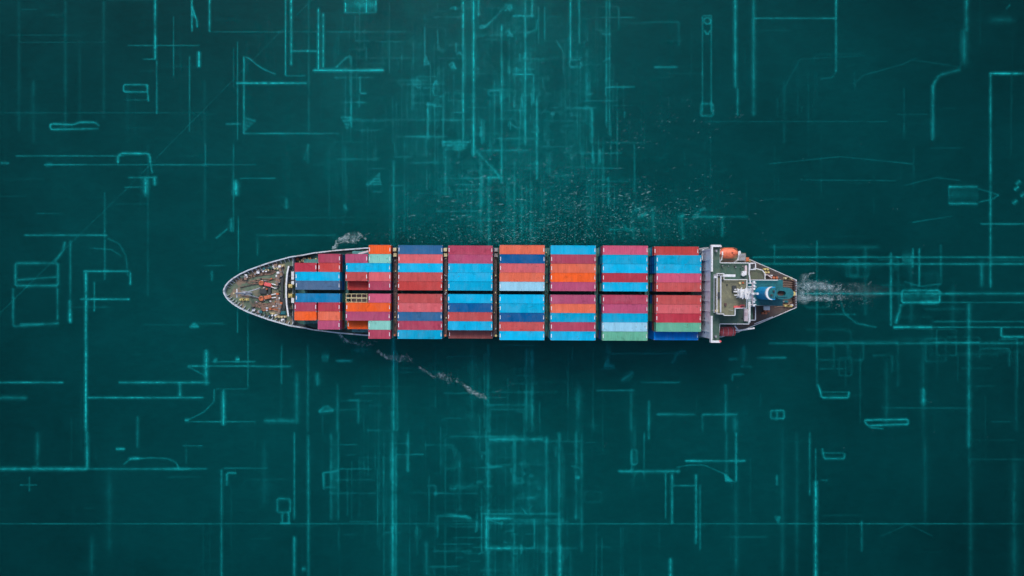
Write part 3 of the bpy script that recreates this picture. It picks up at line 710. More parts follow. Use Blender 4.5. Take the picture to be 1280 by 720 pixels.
# foremast
fx, fy = S(314, 366.3, Z_FORE)
b = MB(); b.cyl(fx, fy, Z_FORE, 22.2, .34, 12, None, .2); fm = b.build('foremast', 'lavender', ship)
b = MB(); b.bar((fx, fy - 1.2, 20.5), (fx, fy + 1.2, 20.5), .22, .22); b.build('crosstree', 'white', fm)
b = MB(); b.box(fx - .7, fx + .7, fy - .6, fy + .6, 15.2, 15.32); b.tube([(fx - .7, fy - .6, 15.9), (fx + .7, fy - .6, 15.9), (fx + .7, fy + .6, 15.9), (fx - .7, fy + .6, 15.9), (fx - .7, fy - .6, 15.9)], .05, 6); b.build('lookout_platform', 'greymetal', fm)
b = MB(); b.cyl(fx, fy, 22.2, 22.7, .22, 10); b.build('masthead_light', 'cream', fm)
for dy in (-1.6, 1.6):
    b = MB(); b.tube([(fx + 2.6, fy + dy * .9, Z_FORE), (fx, fy, 16.5)], .12, 8); b.build('mast_leg', 'lavender', fm)

# breakwater, yellow posts behind it
b = MB(); pts = [(361, 332.5), (359, 342), (357.9, 355), (357.7, 368), (358.4, 381), (360.6, 395.3)]
zt = 12.8
q = [S(a, c_, zt) for a, c_ in pts]
for (x0, y0), (x1, y1) in zip(q, q[1:]): b.bar((x0, y0, 11.65), (x1, y1, 11.65), .14, 2.3)
bw = b.build('breakwater', 'greymetal', ship)
b = MB()
for (x0, y0), (x1, y1) in zip(q, q[1:]): b.bar((x0, y0, 12.86), (x1, y1, 12.86), .4, .1)
b.build('breakwater_cap', 'white', bw)
for i in range(9):
    f = i / 8 * (len(q) - 1); j = min(int(f), len(q) - 2); f -= j
    x, y = q[j][0] + (q[j + 1][0] - q[j][0]) * f, q[j][1] + (q[j + 1][1] - q[j][1]) * f
    b = MB(); b.add([(x + .1, y - .06, Z_FORE), (x + .1, y + .06, Z_FORE), (x + 1.3, y + .06, Z_FORE), (x + 1.3, y - .06, Z_FORE), (x + .1, y - .06, 12.7), (x + .1, y + .06, 12.7)],
                    [(0, 1, 2, 3), (0, 1, 5, 4), (1, 2, 5), (0, 4, 3), (2, 3, 4, 5)]); b.build('brace', 'greymetal', bw)
for py in (357.5, 369.6):
    x, y = S(362.8, py, 12); b = MB(); b.box(x - .45, x + .45, y - .45, y + .45, Z_MAIN, 11.9); b.box(x - .55, x + .55, y - .55, y + .55, 11.9, 12.05); b.cyl(x, y, 12.05, 12.4, .3, 12); b.build('lamp_post', 'yellow', ship)
for py in (342.5, 348.2, 352.6, 375.5):
    x, y = S(365.6, py, 12); b = MB(); b.box(x - .3, x + .3, y - .6, y + .6, Z_MAIN, 11.8); b.box(x - .38, x + .38, y - .68, y + .68, 11.8, 11.9); b.build('vent_trunk', 'white', ship)
# deck stuff at the shoulders
for i in range(16):
    px = rnd.uniform(371, 396); py = 322.5 + (396 - px) * .12 + rnd.uniform(-1.6, 2.2)
    x, y = S(px, py, 9); b = MB(); s_ = rnd.uniform(.15, .35); b.cyl(x, y, Z_MAIN, 9.0, s_, 8); b.cyl(x, y, 9.0, 9.12, s_ * 1.3, 8); b.build('bollard', rnd.choice(('yellow', 'cream', 'dark', 'machine')), ship)
x0, y0 = S(427, 318, 9); x1, y1 = S(460, 314, 9)
b = MB(); b.prism([S(429, 316.6, 9), S(460, 316.6, 9), S(460, 311.6, 9), S(444, 314.5, 9)], Z_MAIN + .006, Z_MAIN + .5); b.build('side_platform', 'green', ship)
b = MB(); b.bar((*S(448, 317.5, 10), 10), (*S(460.5, 314, 10), 10), .5, .3); b.build('gangway', 'pink', ship)

# ------------------------------------------------------------------ containers
CW, CH = 2.438, 2.6
COLS = {'sky blue': (6, 184, 230), 'cyan': (0, 168, 210), 'steel blue': (52, 108, 154), 'slate blue': (80, 112, 145), 'medium blue': (8, 130, 184),
        'navy blue': (0, 92, 150), 'brick red': (198, 86, 86), 'salmon pink': (216, 102, 108), 'crimson': (180, 72, 96), 'mauve': (184, 82, 116),
        'bright orange': (246, 100, 44), 'pale orange': (232, 112, 84), 'mint green': (140, 208, 194), 'pale blue': (150, 206, 228), 'deep red': (186, 60, 76),
        'sea green': (104, 184, 154), 'dark brown': (150, 84, 80), 'royal blue': (0, 118, 208), 'rose pink': (208, 92, 122), 'scarlet': (198, 72, 70)}
ALB = 0.88
def ccol(nm):
    return tuple(v * ALB for v in lin(*COLS[nm])) + (1.0,)

def container_mesh(L, name):
    """corrugated box with corner posts and rails, roof panel of shallow ribs"""
    b = MB(); hw, hl = CW / 2, L / 2
    # side walls, corrugated
    nper = int(L / .56); prof = []
    for i in range(nper):
        x0 = -hl + .12 + (L - .24) * i / nper; d = (L - .24) / nper
        prof += [(x0, .02), (x0 + d * .35, .02), (x0 + d * .5, .055), (x0 + d * .85, .055)]
    prof.append((hl - .12, .02))
    for sg in (1, -1):
        vs = [(x, sg * (hw - i_), z) for x, i_ in prof for z in (.14, CH - .08)]
        b.add(vs, [(2 * i, 2 * i + 2, 2 * i + 3, 2 * i + 1) for i in range(len(prof) - 1)])
    vs = []
    for x, i_ in prof: vs += [(x, -(hw - .08), CH - .012 - i_ * .35), (x, hw - .08, CH - .012 - i_ * .35)]
    b.add(vs, [(2 * i, 2 * i + 1, 2 * i + 3, 2 * i + 2) for i in range(len(prof) - 1)])
    b.add([(-hl + .05, -hw + .05, .14), (hl - .05, -hw + .05, .14), (hl - .05, hw - .05, .14), (-hl + .05, hw - .05, .14)], [(0, 3, 2, 1)])
    b.add([(-hl + .05, -hw + .1, .14), (-hl + .05, hw - .1, .14), (-hl + .05, hw - .1, CH - .06), (-hl + .05, -hw + .1, CH - .06)], [(0, 1, 2, 3)])
    b.add([(hl - .08, -hw + .1, .14), (hl - .08, hw - .1, .14), (hl - .08, hw - .1, CH - .06), (hl - .08, -hw + .1, CH - .06)], [(3, 2, 1, 0)])
    for sg in (1, -1):
        y0, y1 = sorted((sg * hw, sg * (hw - .1)))
        b.box(-hl, hl, y0, y1, CH - .1, CH); b.box(-hl, hl, y0, y1, 0.02, .16)
        for ex in (1, -1):
            x0, x1 = sorted((ex * hl, ex * (hl - .14))); b.box(x0, x1, y0, y1, .16, CH - .1)
    for ex in (1, -1):
        x0, x1 = sorted((ex * hl, ex * (hl - .12))); b.box(x0, x1, -hw + .1, hw - .1, CH - .1, CH); b.box(x0, x1, -hw + .1, hw - .1, .02, .16)
    return b
def tmpl(L):
    body = container_mesh(L, 'c').build('freight_container', 'container')
    kids = []
    for sg in (1, -1):
        b = MB(); y0, y1 = sorted((sg * .01, sg * (CW / 2 - .12)))
        b.box(L / 2 - .075, L / 2 - .02, y0, y1, .18, CH - .12)
        for yy in (.3, .85): b.tube([(L / 2 + .0, sg * yy, .2), (L / 2 + .0, sg * yy, CH - .15)], .022, 6)
        kids.append(b.build('door', 'container', body))
    for ex in (1, -1):
        for sg in (1, -1):
            b = MB(); x, y = ex * (L / 2 - .075), sg * (CW / 2 - .075)
            b.box(x - .09, x + .09, y - .083, y + .083, CH - .118, CH + .012); kids.append(b.build('corner_casting', 'greymetal', body))
    for ex in (1, -1):
        b = MB(); x = ex * (L / 2 - .24); x0, x1 = x - .09, x + .09
        b.add([(x0, -.52, CH + .004), (x1, -.52, CH + .004), (x1, .52, CH + .004), (x0, .52, CH + .004)], [(0, 1, 2, 3)])
        kids.append(b.build('end_marking', 'white', body))
    return body, kids
T40, T20 = tmpl(12.19), tmpl(6.058)
used = {40: False, 20: False}
GROUP = "containers stacked on the ship's deck"
placed = []
def put_container(size, colname, x, y, ztop, shade=1.0, marks=(True, True)):
    body, kids = T40 if size == 40 else T20
    if not used[size]: o = body; ks = kids; used[size] = True
    else:
        o = body.copy(); col.objects.link(o); ks = []
        for kd in kids:
            q = kd.copy(); col.objects.link(q); q.parent = o; ks.append(q)
    o.location = ship_world(x, y, ztop - CH); o.rotation_euler = (0, 0, TH)
    c = ccol(colname); j = rnd.uniform(.93, 1.06)
    c = (c[0] * j * shade, c[1] * j * shade, c[2] * j * shade, 1)
    o.color = c
    for kd in ks:
        if kd.name.startswith('door'): kd.color = c
    ends = [kd for kd in ks if kd.name.startswith('end_marking')]
    return o, ends

Z_T, Z_U, Z_L = 17.0, 19.6, 14.4
ROW = 2.475; GAPC = .95
def row_y(r):     # rows -? .. counted from the ship's upper side: 0-4 above the middle gap, 5-9 below
    return (GAPC / 2 + ROW * (4 - r) + ROW / 2) if r <= 4 else -(GAPC / 2 + ROW * (r - 5) + ROW / 2)
def bx(px, z): return S(px, 365, z)[0]
# (bay word, left edge px of a 40-foot row at its height, height, rows)
sky, cy, stl, slt, med, nav, brk, sal, cri, mau, org, por, mnt, pal, dpr, sgr, brn, roy, ros, scl = list(COLS)
BAYS = []
def bay(name, left, z, rows): BAYS.append((name, left, z, rows))
# each entry of rows: (row, size, slot, colour, height); slot 0 = whole/fore, 1 = aft half
bay('foremost bay', 369.2, Z_T, [(1, 20, 1, cri, Z_T), (2, 20, 0, dpr, Z_T), (2, 20, 1, scl, Z_T), (3, 40, 0, sky, Z_T), (4, 40, 0, slt, Z_T), (5, 40, 0, med, Z_T),
    (6, 20, 0, cri, Z_T), (6, 20, 1, dpr, Z_T), (7, 20, 0, org, Z_T), (7, 20, 1, por, Z_T), (8, 20, 1, mau, Z_T)])
bay('second bay from the bow', 432.3, Z_T, [(0, 20, 1, org, Z_T), (1, 20, 0, mau, Z_T), (1, 20, 1, mnt, Z_T), (2, 40, 0, sky, Z_T), (3, 20, 0, brk, Z_T), (3, 20, 1, sal, Z_T),
    (4, 20, 0, scl, Z_L), (4, 20, 1, cri, Z_T), (5, 20, 1, ros, Z_T), (6, 40, 0, org, Z_T), (7, 40, 0, mau, Z_T), (8, 20, 0, org, Z_L), (8, 20, 1, mnt, Z_T), (9, 20, 1, cri, Z_T)])
def full(cols, z, low=()):
    return [(i, 40, 0, c_, (z - CH if i in low else z)) for i, c_ in enumerate(cols)]
bay('third bay from the bow', 497.3, Z_T, full([stl, sal, sky, brk, scl, brk, sal, stl, cri, cy], Z_T))
bay('fourth bay from the bow', 560.0, Z_T, full([cri, mau, sky, sky, cy, sky, nav, brk, sky, brn], Z_T, (9,)))
bay('fifth bay from the bow', 624.3, Z_U, full([por, nav, sal, por, pal, sky, cy, nav, brk, sky], Z_U))
bay('third bay from the bridge', 688.2, Z_U, full([sky, cri, por, org, mau, mau, por, cy, cri, sky], Z_U))
bay('second bay from the bridge', 753.2, Z_U, full([ros, cy, sky, dpr, sky, cri, mau, cy, pal, sgr], Z_U))
bay('bay beside the bridge', 820.2, Z_U, full([scl, cy, sky, ros, brk, brk, sal, dpr, sgr, roy], Z_U, (0, 9)))

import collections
ordinal = ['first', 'second', 'third', 'fourth', 'fifth', 'sixth', 'seventh', 'eighth', 'ninth', 'tenth']
lower = []      # tiers hidden under the visible tops
spans = []
all_labels = {}; DROP = []
for name, left, zb, rows in BAYS:
    x0 = bx(left, zb)
    spans.append((name, x0, zb))
    key = collections.Counter((c_, s_) for _, s_, _, c_, _ in rows)
    pos_of = {(r_, sl, s_): c_ for r_, s_, sl, c_, _ in rows}
    def at(r_, sl, s_):
        for (rr, ss, sz), c_ in pos_of.items():
            if rr == r_ and (sz == 40 or s_ == 40 or ss == sl): return c_
        return None
    nb = {}
    for r_, s_, sl, c_, z in rows: nb[(r_, sl, s_)] = (c_, s_, at(r_ - 1, sl, s_), at(r_ + 1, sl, s_))
    cnt = collections.Counter(nb.values())
    for r_, s_, sl, c_, z in rows:
        L = 12.19 if s_ == 40 else 6.058
        xc = x0 + 12.19 / 2 if s_ == 40 else (x0 + 3.03 - (.25 if name == 'foremost bay' else .15) if sl == 0 else x0 + 12.19 - 3.03 + .06)
        if s_ == 40: xc += rnd.uniform(-.05, .05)
        y = row_y(r_) + rnd.uniform(-.012, .012)
        o, ends = put_container(s_, c_, xc, y, z, 1.0, (True, True))
        sz = 'long' if s_ == 40 else 'short'
        a1, a2 = nb[(r_, sl, s_)][2:]
        if key[(c_, s_)] == 1: lab = f'the only {c_} {sz} container in the {name}'
        elif a1 and a2 and a1 != a2 and cnt[nb[(r_, sl, s_)]] == 1: lab = f'{c_} {sz} container between {a1} and {a2} ones in the {name}'
        elif s_ == 40: lab = f'{c_} {sz} container, {ordinal[r_]} from the upper edge in the {name}'
        else: lab = f'{c_} {sz} container in row {ordinal[r_]} of the {name}, {"fore" if sl == 0 else "aft"} half'
        if len(lab.split()) > 16: lab = f'{c_} {sz} container, {ordinal[r_]} from upper edge in the {name}'
        tag(o, lab, 'container', GROUP); all_labels[lab] = all_labels.get(lab, 0) + 1
        for i, e in enumerate(ends):
            if rnd.random() < (.12 if s_ == 40 else .35): DROP.append(e)
        zz = z - CH
        while zz - CH > Z_HATCH - .3:
            lower.append((s_, xc, y, zz, name, r_)); zz -= CH
for e in DROP: bpy.data.objects.remove(e)
for k_, n_ in all_labels.items():
    if n_ > 1: print('DUP LABEL', k_, n_)

# the tiers underneath, hardly seen from above
lv, lf, lc = [], [], []
proto = {40: container_mesh(12.19, 'x'), 20: container_mesh(6.058, 'x')}
lowcols = [nav, stl, sgr, med, cy, roy, sgr, mnt, brn]
for s_, xc, y, zt, name, r_ in lower:
    pm = proto[s_]; o = len(lv); z0 = zt - CH
    c_ = rnd.choice(lowcols)
    if name == 'bay beside the bridge' and r_ in (1, 2, 9): c_ = roy
    elif name == 'bay beside the bridge' and zt > 16: c_ = brn
    cc_ = ccol(c_)
    c2, s2 = math.cos(TH), math.sin(TH)
    lv += [ship_world(xc + vx, y + vy, z0 + vz - (.004 if vz > 1 else 0)) for vx, vy, vz in pm.v]
    lf += [[o + i for i in f] for f in pm.f]; lc += [cc_] * len(pm.v)
me = bpy.data.meshes.new('lower_tiers'); me.from_pydata(lv, [], lf)
at_ = me.attributes.new('paint', 'FLOAT_COLOR', 'POINT'); at_.data.foreach_set('color', [q for c_ in lc for q in c_])
import bmesh
bm = bmesh.new(); bm.from_mesh(me); bmesh.ops.recalc_face_normals(bm, faces=bm.faces); bm.to_mesh(me); bm.free()
me.materials.append(M['containers'])
lo = bpy.data.objects.new('container_tiers', me); col.objects.link(lo)
tag(lo, 'mixed red and blue lower container tiers glimpsed in the gaps between bays', 'containers', kind='stuff')

# hatch covers, one per bay, and lashing bridges in the gaps
bay_x = {}
for name, x0, zb in spans:
    yr = 12.6
    if name == 'foremost bay': yr = 9.2
    if name == 'second bay from the bow': yr = 11.6
    b = MB(); b.box(x0 - .1, x0 + 12.3, -yr, yr, Z_MAIN + .003, Z_HATCH - .02); hc = b.build('hatch_cover', 'hatch', ship)
    b = MB()
    for i in range(6): b.box(x0 + .4 + i * 2.2, x0 + .6 + i * 2.2, yr, yr + .12, Z_MAIN + .1, Z_HATCH - .1); b.box(x0 + .4 + i * 2.2, x0 + .6 + i * 2.2, -yr - .12, -yr, Z_MAIN + .1, Z_HATCH - .1)
    b.build('hatch_cleat', 'greymetal', hc)
def lashing(xc, ztop, yr, wid=.9, mat='brown'):
    b = MB(); b.box(xc - wid / 2, xc + wid / 2, -yr, yr, ztop - .18, ztop)
    lb = b.build('lashing_bridge', mat, ship)
    for i in range(11):
        y = -yr + .25 + (2 * yr - .5) * i / 10
        b = MB(); b.box(xc - wid / 2 + .05, xc + wid / 2 - .05, y - .12, y + .12, Z_MAIN + .005, ztop - .18); b.build('column', mat, lb)
    for sx in (-1, 1):
        b = MB(); b.tube([(xc + sx * wid / 2, -yr, ztop + .9), (xc + sx * wid / 2, yr, ztop + .9)], .045, 6)
        for i in range(19):
            y = -yr + 2 * yr * i / 18; b.cyl(xc + sx * wid / 2, y, ztop, ztop + .9, .035, 5)
        b.build('handrail', mat, lb)
    for i in range(14):
        y = rnd.uniform(-yr + .3, yr - .3); xx = xc + rnd.uniform(-.3, .3); h = rnd.uniform(.2, .7)
        b = MB(); b.box(xx - .14, xx + .14, y - .2, y + .2, ztop, ztop + h); b.build('lashing_gear', rnd.choice(('dark', 'cream', 'greymetal', 'brown', 'soot')), lb)
    return lb
sx_ = [q[1] for q in spans]
for i, (zt_, mt_) in enumerate(((12.0, 'hatch'), (14.6, 'brown'), (15.2, 'brown'), (15.2, 'brown'), (11.5, 'hatch'), (11.5, 'hatch'), (11.5, 'hatch'))):
    xg = (sx_[i] + 12.19 + sx_[i + 1]) / 2
    lb = lashing(xg - (.25 if i == 3 else 0), zt_, 9.8 if i == 0 else 12.2, .85, mt_)
    if i in (1, 2, 3):
        for yy, hh in ((11.6, 1.5), (10.2, .9)):
            b = MB(); b.box(xg - .42, xg + .32, yy - .35, yy + .45, zt_, zt_ + hh); b.box(xg - .5, xg + .4, yy - .43, yy + .53, zt_ + hh, zt_ + hh + .08); b.build('lashing_locker', 'cream' if i != 3 else 'greymetal', lb, .04)
        b = MB(); b.cyl(xg, -11.9, zt_, zt_ + 1.2, .28, 10); b.build('floodlight', 'machine' if i != 3 else 'yellow', lb)

# yellow flat frame lying in the empty slot of the second bay
x0 = sx_[1]; fr = empty('flat_rack', ship_world(x0 + 2.9, row_y(5), Z_L - CH - .0), TH)
tag(fr, 'open yellow container frame with dark slots in the second bay', 'flat rack')
zt_ = 5.1
for yy in (-1.12, -.12, .12, 1.12):
    b = MB(); b.box(-2.95, 2.95, yy - .07, yy + .07, zt_ - .22, zt_); b.build('rail', 'cream', fr)
for i in range(5):
    xx = -2.85 + 5.7 * i / 4
    for sg in (1, -1):
        b = MB(); y0, y1 = sorted((sg * .195, sg * 1.045)); b.box(xx - .06, xx + .06, y0, y1, zt_ - .2, zt_ - .02); b.build('crossbar', 'cream', fr)
for ex in (-1, 1):
    for sg in (-1, 1):
        b = MB(); b.box(ex * 2.87 - .08, ex * 2.87 + .08, sg * 1.12 - .08, sg * 1.12 + .08, .003, zt_ - .223); b.build('post', 'cream', fr)
b = MB(); b.box(-2.95, 2.95, -1.2, 1.2, .02, .2); b.build('base', 'brown', fr)

# ------------------------------------------------------------------ accommodation block
XA = 52.2
def railing(pts, z, parent, h=.95, mat='white', w=.2, solid=False):
    b = MB()
    for (x0, y0), (x1, y1) in zip(pts, pts[1:]):
        b.bar((x0, y0, z + h), (x1, y1, z + h), w, .1)
        if solid: b.bar((x0, y0, z + h / 2 - .03), (x1, y1, z + h / 2 - .03), w * .5, h - .06)
        else:
            b.bar((x0, y0, z + h * .5), (x1, y1, z + h * .5), .05, .05)
            L = math.hypot(x1 - x0, y1 - y0); n_ = max(1, int(L / 1.4))
            for i in range(n_ + 1):
                f = i / n_; b.cyl(x0 + (x1 - x0) * f, y0 + (y1 - y0) * f, z, z + h - .05, .045, 6)
    return b.build('railing', mat, parent)
ZB, ZW, ZR, ZBOAT = 22.0, 24.6, 27.4, 14.5
# full-width front block with the bridge wings on top
b = MB(); b.box(XA + .1, XA + 1.9, -11.9, 11.9, Z_MAIN + .005, ZW - .2); front = b.build('bridge_front', 'lavender', ship)
for zz in (11, 13.6, 16.2, 18.6):
    for i in range(12):
        y = -10.6 + 21.2 * i / 11 + (.3 if i % 3 == 1 else 0)
        b = MB(); b.box(XA + .06, XA + .098, y - .2, y + .2, zz, zz + .5); b.build('window', 'glass', front)
for i in range(9):
    y = -10.9 + 21.8 * i / 8 + .8
    b = MB(); b.box(XA - .12, XA + .095, y - .08, y + .08, 14, 24.0); b.build('stiffener', 'lavender', front)
b = MB(); b.box(XA + .02, XA + 2.35, -12.75, 12.75, ZW - .2, ZW); wing = b.build('bridge_wing', 'green', ship)
for sg in (1, -1):
    ys = sorted((sg * 5.8, sg * 12.8))
    b = MB(); b.box(XA - .16, XA + .26, ys[0], ys[1], ZW - .3, ZW + 1.05); b.build('wing_bulwark', 'white', wing)
    ys = sorted((sg * 12.25, sg * 12.8))
    b = MB(); b.box(XA + .262, XA + 2.3, ys[0], ys[1], ZW - .25, ZW + 1.0); b.build('wing_end', 'white', wing)
    b = MB(); b.cyl(XA + 2.3, sg * 12.4, ZW + .3, ZW + 1.1, .26, 14); b.build('side_light', 'red' if sg < 0 else 'pink', wing)
    b = MB(); b.cyl(XA + 1.1, sg * 11.2, ZW, ZW + 1.1, .22, 10); b.box(XA + .9, XA + 1.3, sg * 11.2 - .3, sg * 11.2 + .3, ZW + 1.1, ZW + 1.35); b.build('pelorus', 'greymetal', wing)
    # wing brackets under the overhang
    for i in range(3):
        yb = sg * (12.0 + .25 * i)
        b = MB(); b.add([(XA + .3 + .7 * i, sg * 11.9, ZW - 2.2), (XA + .3 + .7 * i, sg * 11.9, ZW - .2), (XA + .3 + .7 * i, sg * 12.7, ZW - .2), (XA + .42 + .7 * i, sg * 11.9, ZW - 2.2), (XA + .42 + .7 * i, sg * 11.9, ZW - .2), (XA + .42 + .7 * i, sg * 12.7, ZW - .2)],
                        [(0, 1, 2), (3, 5, 4), (0, 3, 4, 1), (1, 4, 5, 2), (0, 2, 5, 3)]); b.build('bracket', 'white', wing)
# main house under the green deck
hx1 = S(934.6, 365, ZB)[0]; yu = S(910, 329, ZB)[1]; yl = S(910, 404.4, ZB)[1]
b = MB(); b.box(XA + 1.91, hx1, yl, yu, Z_MAIN + .005, ZB - .15); house = b.build('deckhouse', 'white', ship)
for zz in (10, 13, 16, 19):
    for i in range(6):
        x = XA + 3 + (hx1 - XA - 4) * i / 5
        for y in (yl - .02, yu + .02):
            b = MB(); b.box(x - .3, x + .3, y - .02, y + .02, zz, zz + .7); b.build('window', 'glass', house)
b = MB(); b.box(XA + 1.92, hx1 + .15, yl - .15, yu + .15, ZB - .15, ZB); b.build('upper_deck', 'green', ship)
x8 = S(898.6, 365, ZB)[0]
ra = railing([(XA + 2.5, yu + 3.6), (x8, yu + .05), (hx1 + .05, yu + .05), (hx1 + .05, S(934, 340, ZB)[1])], ZB, ship)
railing([(x8 - .35, S(898, 424, ZB)[1]), (x8, yl - .05), (hx1 + .05, yl - .05), (hx1 + .05, S(934, 392, ZB)[1])], ZB, ship)
# the green deck runs out to the wings
for sg, y0, y1 in ((1, yu + .15, 11.7), (-1, -11.7, yl - .15)):
    b = MB(); x9 = x8 + .1
    b.prism([(XA + 1.95, y0), (x9, y0), (x9 - .4, y1), (XA + 1.95, y1)], ZB - .15, ZB - .004); b.build('wing_deck', 'green', ship)
# wheelhouse and its khaki roof
xw0 = XA + .5; xw1 = S(918, 365, ZR)[0]; xw2 = S(932.5, 365, ZR)[0]
wy0, wy1 = S(900, 392.5, ZR)[1], S(900, 341.5, ZR)[1]
vy0, vy1 = S(918, 385.5, ZR)[1], S(918, 349, ZR)[1]
def wh(grow): return [(xw0 - grow, wy0 - grow), (S(904, 365, ZR)[0] + grow, wy0 - grow), (S(904, 365, ZR)[0] + grow, S(0, 390, ZR)[1] - grow), (xw1 + grow, S(0, 390, ZR)[1] - grow), (xw1 + grow, vy0 - grow), (xw2 + grow, vy0 - grow),
                       (xw2 + grow, vy1 + grow), (xw1 + 1.0 + grow, vy1 + grow), (xw1 + 1.0 + grow, S(0, 344.8, ZR)[1] + grow), (S(904, 365, ZR)[0] + grow, S(0, 344.8, ZR)[1] + grow), (S(904, 365, ZR)[0] + grow, wy1 + grow), (xw0 - grow, wy1 + grow)]
b = MB(); b.prism(wh(-.25), ZB + .005, ZR - .16); wheel = b.build('wheelhouse', 'white', ship)
for i in range(11):
    y = wy0 + .9 + (wy1 - wy0 - 1.8) * i / 10
    b = MB(); b.box(xw0 + .21, xw0 + .248, y - .42, y + .42, ZR - 1.7, ZR - .6); b.build('window', 'glass', wheel)
b = MB(); b.prism(wh(0), ZR - .16, ZR); roof = b.build('wheelhouse_roof', 'olive', ship)
pts = wh(-.08)
railing(pts + [pts[0]], ZR, roof, .9, 'white', .17)
railing([(xw0 + 1.15, wy0 + .4), (xw0 + 1.15, wy1 - .4)], ZR, roof, .5, 'lavender', .3, True)
# fittings on the roof
def fit(px, py, z, sx, sy, h, mat, nm='roof_locker', par=None):
    x, y = S(px, py, z + h); b = MB(); b.box(x - sx, x + sx, y - sy, y + sy, z + .003, z + h); b.box(x - sx * 1.08, x + sx * 1.08, y - sy * 1.08, y + sy * 1.08, z + h, z + h + .06); b.build(nm, mat, par or roof, .04)
fit(899, 369, ZR, .35, .75, .35, 'dark', 'skylight'); fit(907, 380.5, ZR, .25, .35, .5, 'soot', 'roof_locker'); fit(913.5, 344.6, ZR, 1.1, .3, .8, 'white', 'liferaft')
fit(908, 344.5, ZR, .9, .3, .7, 'white', 'liferaft'); fit(898, 343.5, ZR, .6, .3, .5, 'greymetal'); fit(918, 361, ZR, .5, .8, .6, 'dark'); fit(923.5, 383.6, ZR, 1.2, .28, .4, 'red', 'flag_locker'); fit(928, 382.4, ZR, .5, .3, .4, 'red', 'flag_locker')
fit(925, 354, ZR, .25, .25, .5, 'cream'); fit(929, 353.5, ZR, .2, .2, .4, 'machine'); fit(894.5, 346, ZR, .4, .3, .4, 'white'); fit(896, 388.5, ZR, .35, .3, .5, 'cream'); fit(909, 356, ZR, .15, .2, .3, 'dark'); fit(903, 350, ZR, .2, .2, .3, 'dark')
for px, py in ((895, 344), (893.5, 388), (915, 388), (930, 384)):
    x, y = S(px, py, ZR + 2); b = MB(); b.cyl(x, y, ZR, ZR + 2.6, .05, 6); b.build('whip_aerial', 'white', roof)
# fittings on the green deck
fit(930.5, 341.5, ZB, .5, .5, 1.2, 'white', 'ventilator', ship); fit(932.5, 337.5, ZB, .25, 1.1, .9, 'pink', 'deck_locker', ship); fit(932.6, 394, ZB, .45, 1.5, 1.0, 'pink', 'deck_locker', ship); fit(936.6, 390, ZB - 3, .3, 2.6, 2.6, 'white', 'deck_locker', ship)
x, y = S(929, 343, ZB + 1); b = MB(); b.cyl(x, y, ZB, ZB + .9, .35, 14); b.cyl(x, y, ZB + .9, ZB + 1.2, .5, 14); b.build('ventilator', 'white', ship)
b = MB(); b.bar((*S(905, 393.5, ZB + .2), ZB + .2), (*S(920, 398, ZB + .2), ZB + .2), .16, .12); b.build('deck_pipe', 'green', ship)
for i in range(8):
    px, py = rnd.uniform(902, 929), rnd.choice((rnd.uniform(331, 339), rnd.uniform(397, 402))); x, y = S(px, py, ZB); s_ = rnd.uniform(.1, .22)
    b = MB(); b.cyl(x, y, ZB, ZB + rnd.uniform(.3, .8), s_, 8); b.build('deck_vent', rnd.choice(('green', 'greymetal', 'dark')), ship)

# radar mast on the roof
mx, my = 59.6, S(940, 367, 33)[1]
b = MB(); b.cyl(mx, my, ZR, 38.0, .42, 12, None, .2); mast = b.build('radar_mast', 'white', ship)
for dx, dy in ((-1.5, 1.0), (-1.5, -1.0)):
    b = MB(); b.tube([(mx + dx, my + dy, ZR), (mx, my, 33.0)], .17, 8); b.build('mast_leg', 'white', mast)
for zz, sx, sy in ((30.2, 1.2, 1.1), (33.2, 1.0, 1.3)):
    b = MB(); b.box(mx - sx - .3, mx + sx * .4, my - sy, my + sy, zz, zz + .12); pl_ = b.build('radar_platform', 'white', mast)
    b = MB(); b.cyl(mx - sx * .6, my, zz + .12, zz + .7, .25, 10); b.bar((mx - sx * .6 - .5, my - 1.4, zz + .85), (mx - sx * .6 + .5, my + 1.4, zz + .85), .28, .3); b.build('radar_scanner', 'white', pl_)
b = MB(); b.bar((mx + .1, my - 3.0, 34.6), (mx + .1, my + 3.0, 34.6), .34, .3); yd = b.build('yardarm', 'pink', mast)
for yy in (-2.9, -2.0, -1.2, 1.2, 2.0, 2.9):
    b = MB(); b.cyl(mx + .1, my + yy, 34.75, 35.6, .13, 8); b.cyl(mx + .1, my + yy, 35.6, 35.75, .26, 8); b.build('aerial', 'white', yd)
for yy in (-1.6, 1.7, -2.7, 2.6): b = MB(); b.bar((mx - .9, my + yy, 34.3), (mx + 1.1, my + yy, 34.3), .2, .2); b.build('bracket', 'white', yd)
b = MB(); b.bar((mx - .6, my, 36.4), (mx + .9, my, 36.4), .5, .14); b.cyl(mx, my, 38, 38.6, .18, 8); b.build('mast_top', 'white', mast)
# low frame of aerials forward of the mast
for i in range(6):
    px = 919 + i * 2.4; x, y = S(px, 362 + 2.2 * (i % 3), ZR + 1.2)
    b = MB(); b.tube([(x, y, ZR), (x + rnd.uniform(-.1, .3), y + rnd.uniform(-.3, .3), ZR + rnd.uniform(1.2, 2.2))], .1, 7); b.cyl(x, y, ZR + 1.0, ZR + 1.4, rnd.uniform(.14, .3), 12); b.build('satellite_dome', 'white', roof)
b = MB(); b.bar((*S(917, 364.5, ZR + 1.5), ZR + 1.5), (*S(936, 366, ZR + 1.5), ZR + 1.5), .3, .2); b.bar((*S(918, 369, ZR + 1.5), ZR + 1.5), (*S(936, 367.5, ZR + 1.5), ZR + 1.5), .25, .2); b.bar((*S(922, 360.5, ZR + 1.7), ZR + 1.7), (*S(926, 371.5, ZR + 1.7), ZR + 1.7), .22, .2); b.build('aerial_frame', 'white', roof)
